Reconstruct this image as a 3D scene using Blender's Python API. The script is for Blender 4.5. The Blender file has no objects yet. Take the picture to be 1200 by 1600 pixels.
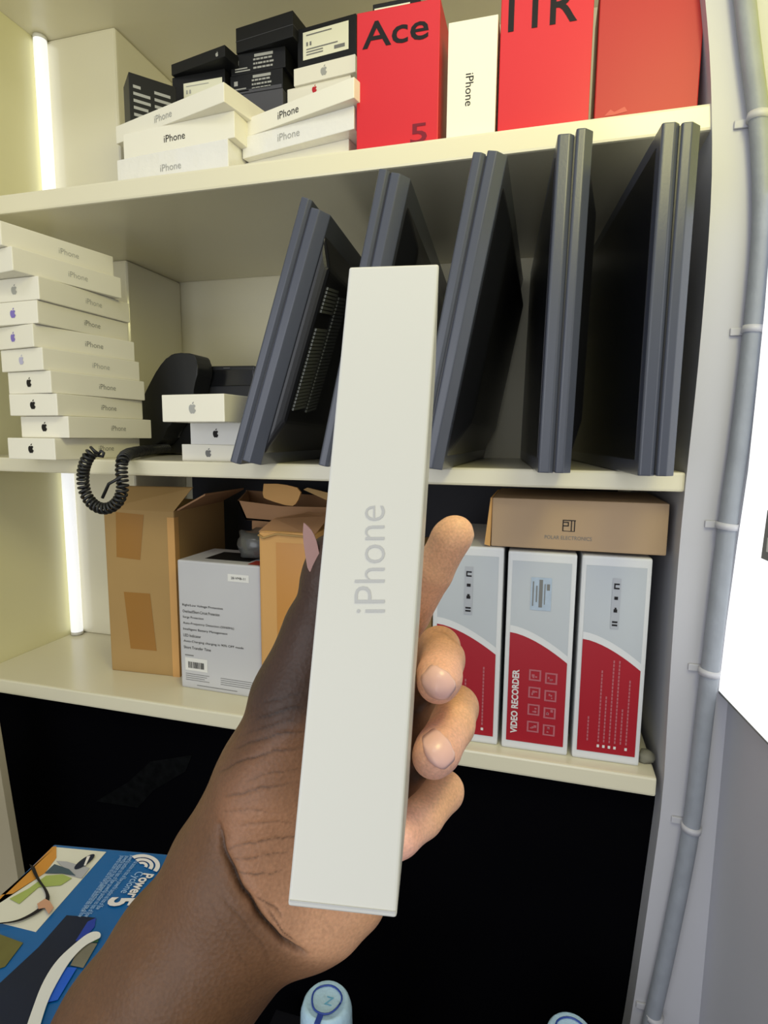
import bpy, bmesh, math, random
import numpy as np
from mathutils import Vector, Matrix

# ------------------------------------------------------------------ camera
FPX, CX, CY = 897.0, 600.0, 800.0
YAW, PITCH, ROLL = 0.2681, 0.128, 0.0092
O = Vector((0, 0, 1.25))
_F = Vector((-math.sin(YAW)*math.cos(PITCH), math.cos(YAW)*math.cos(PITCH), -math.sin(PITCH)))
_r = Vector((math.cos(YAW), math.sin(YAW), 0)); _u = _r.cross(_F)
_R = math.cos(ROLL)*_r + math.sin(ROLL)*_u
_U = -math.sin(ROLL)*_r + math.cos(ROLL)*_u
sc = bpy.context.scene
COL = sc.collection
cd = bpy.data.cameras.new('camera'); cam = bpy.data.objects.new('camera', cd); COL.objects.link(cam)
cd.sensor_fit = 'VERTICAL'; cd.sensor_height = 24; cd.lens = 24*FPX/1600; cd.clip_start = .01; cd.clip_end = 50
cam.matrix_world = Matrix(((_R.x, _U.x, -_F.x, O.x), (_R.y, _U.y, -_F.y, O.y), (_R.z, _U.z, -_F.z, O.z), (0, 0, 0, 1)))
sc.camera = cam
sc.view_settings.view_transform = 'Standard'; sc.view_settings.look = 'None'
sc.view_settings.exposure = -0.58; sc.view_settings.gamma = 1.0; sc.view_settings.use_curve_mapping = False

# ------------------------------------------------------------------ light
world = bpy.data.worlds.new('room_light'); sc.world = world; world.use_nodes = True
world.node_tree.nodes['Background'].inputs[0].default_value = (.93, .95, 1, 1)
world.node_tree.nodes['Background'].inputs[1].default_value = .85

def area(name, loc, target, sx, sy, power, color):
    l = bpy.data.lights.new(name, 'AREA'); l.shape = 'RECTANGLE'; l.size = sx; l.size_y = sy; l.energy = power; l.color = color
    o = bpy.data.objects.new(name, l); COL.objects.link(o); o.location = loc
    o.rotation_euler = (Vector(target) - Vector(loc)).to_track_quat('-Z', 'Y').to_euler()
    return o
area('ceiling_tube_light', (-.1, -.75, 2.75), (-.25, .85, 1.2), 1.3, .35, 8, (1, .99, .95))
area('added_warm_fill', (.20, .18, 1.78), (-.8, .7, 1.35), .3, .3, 5.0, (1, .93, .40))  # unseen warm lamp, added to yellow the long sides of the box stack
area('added_front_fill', (-.45, -1.45, 1.15), (.05, .7, 1.0), 1.5, 1.3, 23, (.90, .93, 1.0))  # unseen frontal fill, added to lift the lower bay

# ------------------------------------------------------------------ projection of sight lines
def ray(u, v): return ((u-CX)/FPX)*_R + ((CY-v)/FPX)*_U + _F
def PT(u, v, t): return O + ray(u, v)*t
def PY(u, v, Y): d = ray(u, v); return O + d*(Y/d.y)
def PZ(u, v, Z): d = ray(u, v); return O + d*((Z-O.z)/d.z)
def PX(u, v, X): d = ray(u, v); return O + d*(X/d.x)
def PP(u, v, p0, n): d = ray(u, v); return O + d*((Vector(p0)-O).dot(n)/d.dot(n))
def proj(p):
    q = Vector(p)-O; t = q.dot(_F); return (CX+FPX*q.dot(_R)/t, CY-FPX*q.dot(_U)/t)

# ------------------------------------------------------------------ materials
MATS = {}
def mat(name, col, rough=.5, spec=.5, bump=0, bscale=60, coat=0, metal=0, var=0, vscale=8, emit=None, estr=0, trans=0, sss=0):
    if name in MATS: return MATS[name]
    m = bpy.data.materials.new(name); m.use_nodes = True; nt = m.node_tree; b = nt.nodes['Principled BSDF']
    b.inputs['Base Color'].default_value = (*col, 1); b.inputs['Roughness'].default_value = rough
    b.inputs['Specular IOR Level'].default_value = spec; b.inputs['Metallic'].default_value = metal
    b.inputs['Coat Weight'].default_value = coat; b.inputs['Coat Roughness'].default_value = .08
    b.inputs['Transmission Weight'].default_value = trans
    if emit: b.inputs['Emission Color'].default_value = (*emit, 1); b.inputs['Emission Strength'].default_value = estr
    tc = nt.nodes.new('ShaderNodeTexCoord')
    if var:
        n = nt.nodes.new('ShaderNodeTexNoise'); n.inputs['Scale'].default_value = vscale; n.inputs['Detail'].default_value = 5
        mx = nt.nodes.new('ShaderNodeMix'); mx.data_type = 'RGBA'
        mx.inputs['A'].default_value = (*[c*(1-var) for c in col], 1); mx.inputs['B'].default_value = (*[min(1, c*(1+var)) for c in col], 1)
        nt.links.new(tc.outputs['Object'], n.inputs['Vector']); nt.links.new(n.outputs['Fac'], mx.inputs['Factor'])
        nt.links.new(mx.outputs['Result'], b.inputs['Base Color'])
    if bump:
        n = nt.nodes.new('ShaderNodeTexNoise'); n.inputs['Scale'].default_value = bscale; n.inputs['Detail'].default_value = 4
        bp = nt.nodes.new('ShaderNodeBump'); bp.inputs['Strength'].default_value = bump; bp.inputs['Distance'].default_value = .002
        nt.links.new(tc.outputs['Object'], n.inputs['Vector']); nt.links.new(n.outputs['Fac'], bp.inputs['Height']); nt.links.new(bp.outputs['Normal'], b.inputs['Normal'])
    MATS[name] = m; return m
def srgb(r, g, b):
    f = lambda c: c/255/12.92 if c/255 <= .04045 else ((c/255+.055)/1.055)**2.4
    return (f(r), f(g), f(b))
IVORY = mat('ivory_panel', srgb(230, 225, 180), .3, .5, var=.02, vscale=3)
COLUMN = mat('ivory_column', srgb(230, 225, 202), .16, .6, coat=.4, var=.02, vscale=3)
SHELF = mat('cream_laminate', srgb(224, 218, 192), .22, .5, var=.02, vscale=4)
BACKM = mat('back_board', srgb(228, 222, 194), .5, .3, var=.03, vscale=4)
GREYW = mat('grey_paint', srgb(186, 186, 192), .42, .4, bump=.06, bscale=25, var=.03, vscale=6)
CONDUIT = mat('conduit_paint', srgb(142, 147, 156), .5, .4, bump=.5, bscale=60, var=.16, vscale=45)
BLACKV = mat('black_board', (.0022, .0022, .003), .8, 0, var=.3, vscale=5)
WHITEB = mat('white_card', srgb(236, 232, 216), .35, .4)
WHITEC = mat('cool_white_card', srgb(226, 225, 220), .35, .4)
HERO = mat('held_card', srgb(206, 205, 196), .38, .3, bump=.015, bscale=300)
WRAP = mat('shrink_wrap', srgb(232, 230, 224), .12, .7, bump=.9, bscale=45, coat=1)
REDB = mat('red_card', srgb(206, 28, 38), .4, .4)
REDD = mat('dull_red_card', srgb(176, 40, 36), .42, .35, var=.05, vscale=5)
BLACKC = mat('black_card', srgb(21, 22, 24), .5, .3, bump=.05, bscale=200)
DGREYC = mat('dark_grey_card', srgb(78, 78, 84), .5, .35)
LABELW = mat('label_paper', srgb(232, 230, 205), .5, .3)
INK = mat('black_ink', srgb(28, 26, 28), .5, .2)
INKG = mat('grey_ink', srgb(120, 120, 118), .5, .2)
INKF = mat('faint_ink', srgb(178, 178, 176), .4, .3)
INKM = mat('silver_ink', srgb(165, 165, 160), .3, .4)
INKP = mat('purple_ink', srgb(130, 115, 190), .4, .3)
INKL = mat('lilac_ink', srgb(185, 182, 205), .4, .3)
INKR = mat('red_ink', srgb(190, 40, 50), .4, .3)
INKD = mat('dark_red_ink', srgb(120, 18, 36), .4, .3)
INKW = mat('white_ink', srgb(215, 210, 208), .5, .3)
INKPK = mat('pale_pink_ink', srgb(176, 96, 104), .5, .3)
MON = mat('monitor_plastic', srgb(68, 72, 86), .3, .5, bump=.04, bscale=400)
MONB = mat('monitor_black', srgb(24, 25, 30), .34, .45, bump=.04, bscale=400)
SCREEN = mat('monitor_screen', srgb(16, 18, 24), .3, .4)
VENT = mat('vent_rib', srgb(92, 95, 96), .3, .5)
PHONE = mat('phone_plastic', srgb(30, 31, 33), .42, .45)
PHONED = mat('phone_display', srgb(14, 15, 17), .15, .5)
PHONEB = mat('phone_button', srgb(130, 132, 135), .4, .4)
KRAFT = mat('kraft_card', srgb(172, 140, 90), .7, .25, bump=.08, bscale=50, var=.06, vscale=14)
KRAFT2 = mat('tan_card', srgb(208, 160, 98), .65, .25, bump=.08, bscale=50, var=.05, vscale=14)
KRAFT3 = mat('brown_card', srgb(168, 128, 92), .7, .25, bump=.08, bscale=50, var=.06, vscale=14)
KRAFTD = mat('kraft_shadow_side', srgb(176, 140, 92), .7, .25, var=.06, vscale=14)
TAPE = mat('packing_tape', srgb(158, 112, 52), .25, .5)
GREYC = mat('grey_card', srgb(196, 196, 198), .45, .3, var=.02, vscale=20)
DVRW = mat('recorder_white', srgb(214, 216, 218), .4, .4)
DVRG = mat('recorder_grey', srgb(184, 190, 196), .4, .4, var=.03, vscale=15)
DVRR = mat('recorder_red', srgb(160, 18, 34), .35, .4)
CLEARP = mat('clear_plastic', srgb(120, 122, 120), .2, .5, bump=.6, bscale=40, trans=.55)
BLUEB = mat('blue_card', srgb(6, 88, 150), .35, .4, bump=.03, bscale=200)
NAVYP = mat('navy_print', srgb(14, 24, 46), .45, .3, var=.3, vscale=20)
WOOD = mat('pale_wood', srgb(176, 166, 142), .5, .3, var=.08, vscale=12)
CAPB = mat('pale_blue_cap', srgb(182, 216, 238), .25, .5, bump=1, bscale=90, var=.12, vscale=90)
NAVY = mat('navy_plastic', srgb(20, 26, 60), .35, .4)
GLEAMW = mat('gleam_glow', srgb(250, 252, 255), .4, .4, emit=(.96, .98, 1), estr=1.0)
SIGNW = mat('sign_white_glow', (.9, .9, .9), .4, .4, emit=(.97, 1, 1), estr=1.5)
SIGNY = mat('sign_yellow_glow', (.9, .9, .3), .4, .4, emit=(.95, .9, .12), estr=1.0)
SIGNF = mat('sign_frame', srgb(120, 122, 118), .4, .4)

# ------------------------------------------------------------------ builders
def link(name, me, m=None, parent=None, M=None):
    o = bpy.data.objects.new(name, me); COL.objects.link(o)
    if m is not None and not me.materials: me.materials.append(m)
    if parent is not None: o.parent = parent
    if M is not None: o.matrix_local = M
    return o
def tag(o, label, cat, group=None, kind=None):
    o['label'] = label; o['category'] = cat
    if group: o['group'] = group
    if kind: o['kind'] = kind
    return o
def struct(o): o['kind'] = 'structure'; return o
def part(o, label): o['label'] = label; return o
def mesh_of(bm, name, smooth=False):
    bmesh.ops.recalc_face_normals(bm, faces=bm.faces[:])
    me = bpy.data.meshes.new(name); bm.to_mesh(me); bm.free()
    if smooth:
        for p in me.polygons: p.use_smooth = True
    return me
def bev(bm, r, seg=2):
    if r > 0: bmesh.ops.bevel(bm, geom=bm.edges[:], offset=r, segments=seg, affect='EDGES', profile=.6, clamp_overlap=True)
def boxm(name, x0, y0, z0, x1, y1, z1, r=0, seg=2):
    bm = bmesh.new(); bmesh.ops.create_cube(bm, size=1)
    for v in bm.verts: v.co = Vector(((x0+x1)/2+v.co.x*(x1-x0), (y0+y1)/2+v.co.y*(y1-y0), (z0+z1)/2+v.co.z*(z1-z0)))
    bev(bm, r, seg); return mesh_of(bm, name)
def prism(name, pts, dvec, r=0, seg=2):
    """polygon of 3D points extruded along dvec"""
    bm = bmesh.new(); vs = [bm.verts.new(p) for p in pts]; ws = [bm.verts.new(Vector(p)+Vector(dvec)) for p in pts]
    n = len(pts); bm.faces.new(vs); bm.faces.new(ws[::-1])
    for i in range(n): bm.faces.new((vs[i], ws[i], ws[(i+1) % n], vs[(i+1) % n]))
    bev(bm, r, seg); return mesh_of(bm, name)
def recenter(o):
    """origin at base of the thing"""
    me = o.data; co = np.empty(len(me.vertices)*3); me.vertices.foreach_get('co', co); co = co.reshape(-1, 3)
    c = Vector(((co[:, 0].min()+co[:, 0].max())/2, (co[:, 1].min()+co[:, 1].max())/2, co[:, 2].min()))
    me.transform(Matrix.Translation(-c)); o.location = c; return o
def frame(p, yaw=0): return Matrix.Translation(p) @ Matrix.Rotation(yaw, 4, 'Z')
def chaikin(p, n=2):
    for _ in range(n):
        q = [p[0]]
        for a, b in zip(p[:-1], p[1:]):
            q += [[a[i]*.75+b[i]*.25 for i in range(len(a))], [a[i]*.25+b[i]*.75 for i in range(len(a))]]
        q.append(p[-1]); p = q
    return p

def tube_mesh(name, pts, r, seg=12, rr=None):
    bm = bmesh.new(); P = [Vector(p) for p in pts]; prev = None; nrm = None
    for i, p in enumerate(P):
        t = (P[min(i+1, len(P)-1)]-P[max(i-1, 0)]).normalized()
        if nrm is None: nrm = t.orthogonal().normalized()
        nrm = (nrm - t*nrm.dot(t)).normalized(); b = t.cross(nrm)
        rad = rr[i] if rr else r
        ring = [bm.verts.new(p + (nrm*math.cos(a)+b*math.sin(a))*rad) for a in [2*math.pi*k/seg for k in range(seg)]]
        if prev:
            for k in range(seg): bm.faces.new((prev[k], prev[(k+1) % seg], ring[(k+1) % seg], ring[k]))
        else: bm.faces.new(ring)
        prev = ring
    bm.faces.new(prev[::-1]); return mesh_of(bm, name, True)

_txt = {}
def text_mesh(s, extr=.0, bold=0.0, spacing=1.0):
    key = (s, bold, spacing)
    if key in _txt: return _txt[key]
    c = bpy.data.curves.new('t', 'FONT'); c.body = s; c.size = 1; c.offset = bold; c.space_character = spacing; c.resolution_u = 3
    o = bpy.data.objects.new('t', c); COL.objects.link(o)
    dg = bpy.context.evaluated_depsgraph_get(); me = bpy.data.meshes.new_from_object(o.evaluated_get(dg))
    bpy.data.objects.remove(o); bpy.data.curves.remove(c)
    co = np.empty(len(me.vertices)*3); me.vertices.foreach_get('co', co); co = co.reshape(-1, 3)
    mn, mx = co.min(0), co.max(0)
    _txt[key] = (me, mn, mx); return _txt[key]
def put_text(name, s, m, parent, M, width=None, height=None, bold=0.0):
    """text centred on the origin of M, in its XY plane, fitted to width x height"""
    me, mn, mx = text_mesh(s, bold=bold); me = me.copy(); me.materials.clear()
    w, h = mx[0]-mn[0], mx[1]-mn[1]
    sx = width/w if width else height/h; sy = height/h if height else sx
    me.transform(Matrix.Diagonal((sx, sy, 1, 1)) @ Matrix.Translation((-(mn[0]+mx[0])/2, -(mn[1]+mx[1])/2, 0)))
    me.name = name
    return link(name, me, m, parent, M)
# planes of a carton in its own frame: x right, y depth, z up.  Faces: 'f' front (-y), 'r' right (+x), 'l' left (-x)
def face_M(face, x, z, w, d, rot=0, off=.0004):
    if face == 'f': M = Matrix.Translation((x, -off, z)) @ Matrix.Rotation(math.pi/2, 4, 'X')
    elif face == 'r': M = Matrix.Translation((w+off, x, z)) @ Matrix.Rotation(math.pi/2, 4, 'Z') @ Matrix.Rotation(math.pi/2, 4, 'X')
    elif face == 't': M = Matrix.Translation((x, z, d+off))
    return M @ Matrix.Rotation(rot, 4, 'Z')
def poly2(name, pts, m, parent, M):
    bm = bmesh.new(); f = bm.faces.new([bm.verts.new((p[0], p[1], 0)) for p in pts])
    bmesh.ops.triangulate(bm, faces=[f]); me = mesh_of(bm, name); return link(name, me, m, parent, M)
def rects2(name, rects, m, parent, M):
    bm = bmesh.new()
    for x0, y0, x1, y1 in rects: bm.faces.new([bm.verts.new((a, b, 0)) for a, b in ((x0, y0), (x1, y0), (x1, y1), (x0, y1))])
    return link(name, mesh_of(bm, name), m, parent, M)
def bezier_loop(pts, n=8):
    out = []; N = len(pts)
    for i in range(N):
        p0, p1, p2, p3 = [np.array(pts[(i+k-1) % N]) for k in range(4)]
        for j in range(n):
            t = j/n; out.append(tuple(.5*((2*p1)+(-p0+p2)*t+(2*p0-5*p1+4*p2-p3)*t*t+(-p0+3*p1-3*p2+p3)*t**3)))
    return out
APPLE = bezier_loop([(0, .33), (.16, .38), (.33, .34), (.43, .2), (.3, .08), (.3, -.1), (.45, -.24), (.33, -.45), (.18, -.58), (0, -.53), (-.18, -.58), (-.34, -.42), (-.45, -.15), (-.44, .15), (-.33, .32), (-.16, .38)], 4)
LEAF = bezier_loop([(0, .42), (.02, .56), (.2, .68), (.18, .52)], 4)
def fruit_logo(parent, m, M, h):
    bm = bmesh.new()
    for sh in (APPLE, LEAF):
        f = bm.faces.new([bm.verts.new((a*h/1.26, b*h/1.26, 0)) for a, b in sh]); bmesh.ops.triangulate(bm, faces=[f])
    return link('logo', mesh_of(bm, 'logo'), m, parent, M)

# ------------------------------------------------------------------ setting
D = .70
ZT0 = O.z+.3168; ZT1 = ZT0+.026            # top shelf
ZM0 = O.z-.0565; ZM1 = ZM0+.022            # middle shelf
ZB0 = O.z-.4219; ZB1 = ZB0+.024            # bottom shelf
ZC = O.z+.7016
XL, XC, YC, YB = -.905, -.745, .925, 1.088
XR = PY(1075, 740, D).x+.004

def slab(name, x0, y0, z0, x1, y1, z1, m, r=.0015): return link(name, boxm(name, x0, y0, z0, x1, y1, z1, r), m)
def st(o): return struct(recenter(o))
s = slab('shelf_board', XL, D, ZT0, XR, YB, ZT1, SHELF, .003); recenter(s); tag(s, 'cream shelf board carrying the red phone boxes, topmost board crossing the photo', 'shelf')
s = slab('shelf_board', XL, D, ZM0, XR-.006, YB, ZM1, SHELF, .003); recenter(s); tag(s, 'cream shelf board carrying the row of monitors and the desk phone', 'shelf')
s = slab('shelf_board', XL, D, ZB0, XR-.012, YB, ZB1, SHELF, .003); recenter(s); tag(s, 'cream shelf board carrying the cardboard cartons, lowest board above the black board', 'shelf')
st(slab('wall_left', XL-.02, .3, .2, XL, YB, ZC, IVORY))
st(slab('ceiling', XL-.02, .66, ZC, .55, YB+.02, ZC+.02, SHELF))
st(slab('wall_back', XL-.02, YB, .1, .5, YB+.02, ZC, BACKM))
# boxed column in the back left corner, one length per bay
for k, (za, zb, dx, dc) in enumerate(((ZT1, ZC, 0, .0), (ZM1, ZT0, .0, .003), (ZB1, ZM0, .012, .0))):
    c = link('trim_%d' % (k+1), boxm('trim', XL+dx, YC, za, XC+dc, YB, zb, .006, 3), COLUMN); st(c)
# glowing tubes added in place of the reflected gleam on the column
for (a, b, lab) in (((70, 68), (61, 302), 'white glowing tube standing in for the column gleam in the top bay'),
                    ((96, 742), (122, 985), 'white glowing tube standing in for the column gleam in the lowest bay')):
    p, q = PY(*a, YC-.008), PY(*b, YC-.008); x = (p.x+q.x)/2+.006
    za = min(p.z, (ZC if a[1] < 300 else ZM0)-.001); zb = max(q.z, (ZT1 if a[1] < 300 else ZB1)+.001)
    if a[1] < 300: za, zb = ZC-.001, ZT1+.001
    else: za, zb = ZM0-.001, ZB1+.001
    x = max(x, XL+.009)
    g = link('gleam_tube', tube_mesh('gleam_tube', [(x+.004, YC-.012, zb+.004), (x+.004, YC-.012, za-.004)], .011, 20), GLEAMW); recenter(g); tag(g, lab, 'light', 'added tubes standing in for the column gleam')
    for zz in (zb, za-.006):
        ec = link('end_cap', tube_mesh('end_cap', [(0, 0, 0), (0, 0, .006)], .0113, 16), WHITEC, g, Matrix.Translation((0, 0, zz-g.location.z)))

# right hand stile: front outline follows its slightly bowed edge
edgeL = [(1096, -60), (1104, 20), (1110, 100), (1113, 200), (1112, 300), (1104, 420), (1094, 540), (1084, 640), (1073, 740), (1062, 850), (1052, 980), (1043, 1120), (1036, 1245), (1016, 1390), (985, 1600), (968, 1690)]
edgeC = [(1158, -60), (1166, 20), (1174, 90), (1186, 180), (1192, 260), (1192, 360), (1183, 460), (1172, 560), (1156, 690), (1142, 780), (1132, 860), (1117, 980), (1108, 1060), (1096, 1160), (1086, 1250), (1074, 1330), (1052, 1440), (1033, 1530), (1016, 1600), (998, 1690)]
dd = PY(0, 0, 1).normalized()
pl = [PY(u, v, D-.004) for u, v in chaikin(edgeL, 1)]
_c = PY(1140, 850, D-.004)
pr = [Vector((_c.x+.05, D-.004, pl[-1].z)), Vector((_c.x+.05, D-.004, pl[0].z))]
stile = st(link('wall_right_front', prism('stile', pl+pr, (0, .39, 0)), GREYW))
# side wall that comes forward to the right of the corner
pc = PY(1140, 850, D-.004); wdir = Vector((math.sin(.1327), -math.cos(.1327), 0)); wn = Vector((-wdir.y, wdir.x, 0)); wn = -wn if wn.x > 0 else wn
w0 = pc + Vector((.012, 0, 0))
pts = [Vector((w0.x, w0.y, .1)), Vector((w0.x, w0.y, 2.4)), Vector((w0.x, w0.y, 2.4))+wdir*.62, Vector((w0.x, w0.y, .1))+wdir*.62]
st(link('wall_right', prism('wall_right', pts, -wn*.05), GREYW))
xx = w0.x+.01
# conduit in the corner with saddle clips
cpath = [PY(u, v, D-.016) for u, v in chaikin(edgeC, 2)]
cond = link('conduit_pipe', tube_mesh('conduit_pipe', cpath, .0092, 18), CONDUIT); recenter(cond)
tag(cond, 'grey painted electrical conduit running down the right corner beside the shelves', 'pipe')
for (u, v) in ((1186, 183), (1178, 515), (1136, 822), (1108, 1050), (1080, 1293), (1022, 1588)):
    p = PY(u, v, D-.016); q = PY(u-6, v+30, D-.016); t = (q-p).normalized()
    o = link('saddle_clip', tube_mesh('saddle_clip', [p-t*.0035, p+t*.0035], .0108, 18), GREYW, cond); o.matrix_local = Matrix.Translation(-cond.location)
    o2 = link('saddle_tab', boxm('saddle_tab', p.x-.019, D-.0075, p.z-.004, p.x, D-.004, p.z+.004, .001), GREYW, cond, Matrix.Translation(-cond.location))
# illuminated sign on the side wall
sp0 = w0 + wn*.012
sg = [(1178, -30), (1188, 55), (1200, 150), (1206, 260), (1203, 380), (1195, 480), (1183, 600), (1169, 735), (1152, 850), (1135, 975), (1123, 1079), (1200, 1160), (1290, 1254)]
sgp = [PP(u, v, sp0, wn) for u, v in sg]
top = Vector((sgp[-1].x, sgp[-1].y, sgp[0].z))
sign = bpy.data.objects.new('light_box_sign', None); COL.objects.link(sign); sign.location = (sgp[10].x, sgp[10].y, sgp[10].z)
tag(sign, 'bright glowing white and yellow sign board on the right wall beside the conduit', 'sign')
zy = PP(1203, 300, sp0, wn); zyr = Vector((top.x, top.y, zy.z))
I = Matrix.Translation(-sign.location)
lower = [zy]+[p for p, q in zip(sgp, sg) if q[1] > 300]+[zyr]
upper = [p for p, q in zip(sgp, sg) if q[1] < 300]+[zy, zyr, top]
link('white_panel', prism('white_panel', lower, -wn*.010), SIGNW, sign, I)
link('yellow_panel', prism('yellow_panel', upper, -wn*.010), SIGNY, sign, I)
fr = [PP(u, v, sp0-wn*.002, wn) for u, v in ((1121, 1081), (1200, 1164), (1290, 1259))]
fr2 = [PP(u, v, sp0-wn*.002, wn) for u, v in ((1290, 1254), (1200, 1160), (1122, 1078))]
link('sign_frame', prism('sign_frame', fr+fr2, -wn*.010), SIGNF, sign, I)
lt = [PP(u, v, sp0+wn*.0006, wn) for u, v in ((1199, 797), (1189, 872), (1230, 890), (1240, 800))]
link('printed_patch', prism('printed_patch', lt, -wn*.0004), SIGNF, sign, I)
lt = [PP(u, v, sp0+wn*.0011, wn) for u, v in ((1199, 840), (1197, 862), (1216, 868), (1218, 842))]
link('printed_letter', prism('printed_letter', lt, -wn*.0004), WHITEC, sign, I)

# black board below the shelves
bb = slab('black_panel', XL-.3, D+.03, .25, XR+.01, D+.05, ZB0-.001, BLACKV); recenter(bb)
tag(bb, 'black board closing the space below the lowest shelf', 'panel')
sm = mat('grey_mottle', srgb(15, 16, 17), .8, 0, var=.8, vscale=90)  # slightly paler mottled patch on the black board
pg = [PY(u, v, D+.0285) for u, v in ((150, 1252), (200, 1222), (235, 1190), (300, 1180), (290, 1205), (240, 1235), (215, 1262))]
o = link('grey_mark', prism('grey_mark', pg, (0, .001, 0)), sm, bb, Matrix.Translation(-bb.location)); part(o, 'grey mottled patch')
# pale wooden leg at the left edge
pts = [PY(-60, 1120, .62), PY(-12, 1130, .62), PY(28, 1372, .62), PY(50, 1560, .62), PY(-60, 1560, .62)]
lg = link('wooden_post', prism('wooden_post', pts, (0, .012, 0), .001), WOOD); recenter(lg); tag(lg, 'pale wooden post at the left edge beside the blue carton', 'post')
# counter under the blue carton
TABZ = .86
_cy = PZ(95, 1322, TABZ+.10).y+.012
ct = slab('counter_top', -1.1, .05, TABZ-.02, -.30, _cy, TABZ, mat('dark_counter', (.006, .006, .009), .5, .2)); recenter(ct)
tag(ct, 'black counter top carrying the blue carton', 'counter')
fl = slab('floor', -2, -1.5, -.02, 2, 2, 0, mat('dark_floor', (.02, .02, .022), .6, .3)); struct(fl)

# ------------------------------------------------------------------ cartons
def carton_front(name, label, cat, group, bl, br, tl, YL, YR, depth, m, zb=None, r=.001, tr=None, down=None):
    """cuboid carton whose front bottom corners are seen at bl, br; zb = height it rests on. Returns (object, w, h, ztop)"""
    a, b = PY(*bl, YL), PY(*br, YR)
    z = (a.z+b.z)/2 if zb is None else zb
    top = PY(*tl, YL).z
    if tr: top = (top+PY(*tr, YR).z)/2
    h = top-z; w = math.hypot(b.x-a.x, b.y-a.y); yaw = math.atan2(b.y-a.y, b.x-a.x)
    o = link(name, boxm(name, 0, 0, (down-z if down else 0), w, depth, h, r), m, None, frame((a.x, a.y, z), yaw))
    tag(o, label, cat, group); return o, w, h, z+h
def carton_floor(name, label, cat, group, bl, br, tl, tr, z, depth, m, r=.001, yaw0=None):
    a, b = PZ(*bl, z), PZ(*br, z)
    if yaw0 is not None:
        dx = Vector((math.cos(yaw0), math.sin(yaw0), 0)); lo, hi = .01, .4
        for _ in range(40):
            mid = (lo+hi)/2
            if proj(a+dx*mid)[0] < br[0]: lo = mid
            else: hi = mid
        b = a+dx*lo
    h = (PY(*tl, a.y).z+PY(*tr, b.y).z)/2-z
    w = math.hypot(b.x-a.x, b.y-a.y); yaw = math.atan2(b.y-a.y, b.x-a.x)
    o = link(name, boxm(name, 0, 0, 0, w, depth, h, r), m, None, frame((a.x, a.y, z), yaw))
    tag(o, label, cat, group); return o, w, h, z+h
def seam(o, w, h, d, z, m=INKG):
    return link('lid_seam', boxm('lid_seam', -.0003, -.0003, z, w+.0003, d+.0003, z+.0006), m, o)

# --- top shelf, left stack of three
g = 'white phone boxes lying on the top shelf'
A1, w, h, z1 = carton_front('phone_box', 'shiny wrapped white phone box, lowest of the left stack on the top shelf', 'box', g, (184, 284), (357, 266), (184, 241), .735, .72, .09, WRAP, ZT1, tr=(357, 226))
put_text('printed_name', 'iPhone', INKM, A1, face_M('f', w*.5, h*.5, w, h), height=.009)
A2, w, h, z2 = carton_front('phone_box', 'white phone box in the middle of the left stack on the top shelf', 'box', g, (193, 236), (367, 222), (193, 196), .735, .72, .09, WHITEB, z1, tr=(367, 187))
put_text('printed_name', 'iPhone', INK, A2, face_M('f', w*.48, h*.47, w, h), height=.009)
A3, w, h, zA3 = carton_front('phone_box', 'white phone box on top of the left stack on the top shelf', 'box', g, (181, 209), (351, 190), (181, 177), .755, .70, .085, WHITEB, z2, tr=(350, 151))
put_text('printed_name', 'iPhone', INKM, A3, face_M('f', w*.47, h*.5, w, h), height=.009)
# right stack
B1, w, h, z1 = carton_front('phone_box', 'white phone box lying lowest, directly left of the red box on the top shelf', 'box', g, (367, 262), (545, 238), (367, 250), .765, .735, .08, WHITEB, ZT1, tr=(545, 226))
B2, w, h, z2 = carton_front('phone_box', 'white phone box in crinkled shiny wrap, beside the red box on the top shelf', 'box', g, (379, 248), (553, 212), (379, 214), .75, .715, .09, WRAP, z1, tr=(553, 166))
put_text('printed_name', 'iPhone', INKM, B2, face_M('f', w*.44, h*.52, w, h), height=.009)
B3, w, h, z3 = carton_front('phone_box', 'white phone box with dark lettering, on the shiny wrapped box by the red box', 'box', g, (371, 214), (553, 166), (371, 181), .755, .70, .09, WHITEB, z2, tr=(553, 131))
put_text('printed_name', 'iPhone', INK, B3, face_M('f', w*.47, h*.5, w, h), height=.009)
# the boxes standing behind
g2 = 'phone boxes stacked at the back of the top shelf'
B4, w, h, z4 = carton_front('phone_box', 'white phone box with a small red fruit logo, behind the stack by the red box', 'box', g2, (449, 165), (548, 157), (449, 133), .865, .855, .10, WHITEB, None, tr=(548, 124), down=ZT1)
fruit_logo(B4, INKR, face_M('f', w*.44, h*.72, w, h), .011)
B5, w, h, z5 = carton_front('phone_box', 'pale phone box with silver fruit logo, under the black box with big white label', 'box', g2, (459, 131), (555, 122), (460, 100), .86, .85, .10, WHITEB, z4, tr=(555, 92))
fruit_logo(B5, INKM, face_M('f', w*.5, h*.5, w, h), .014)
C1, w, h, z6 = carton_front('phone_box', 'black phone box with a large white label, just left of the red box', 'box', g2, (465, 97), (556, 90), (465, 39), .86, .85, .10, BLACKC, z5, tr=(556, 28))
rects2('label_sticker', [(w*.1, h*.16, w*.88, h*.87)], LABELW, C1, face_M('f', 0, 0, w, h))
L = face_M('f', 0, 0, w, h, off=.0008)
rects2('label_print', [(w*.16, h*.76, w*.6, h*.79), (w*.16, h*.5, w*.19, h*.6), (w*.22, h*.5, w*.25, h*.6), (w*.16, h*.40, w*.7, h*.43), (w*.16, h*.33, w*.45, h*.36), (w*.16, h*.26, w*.45, h*.29), (w*.64, h*.25, w*.82, h*.34)], INKG, C1, L)
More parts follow.
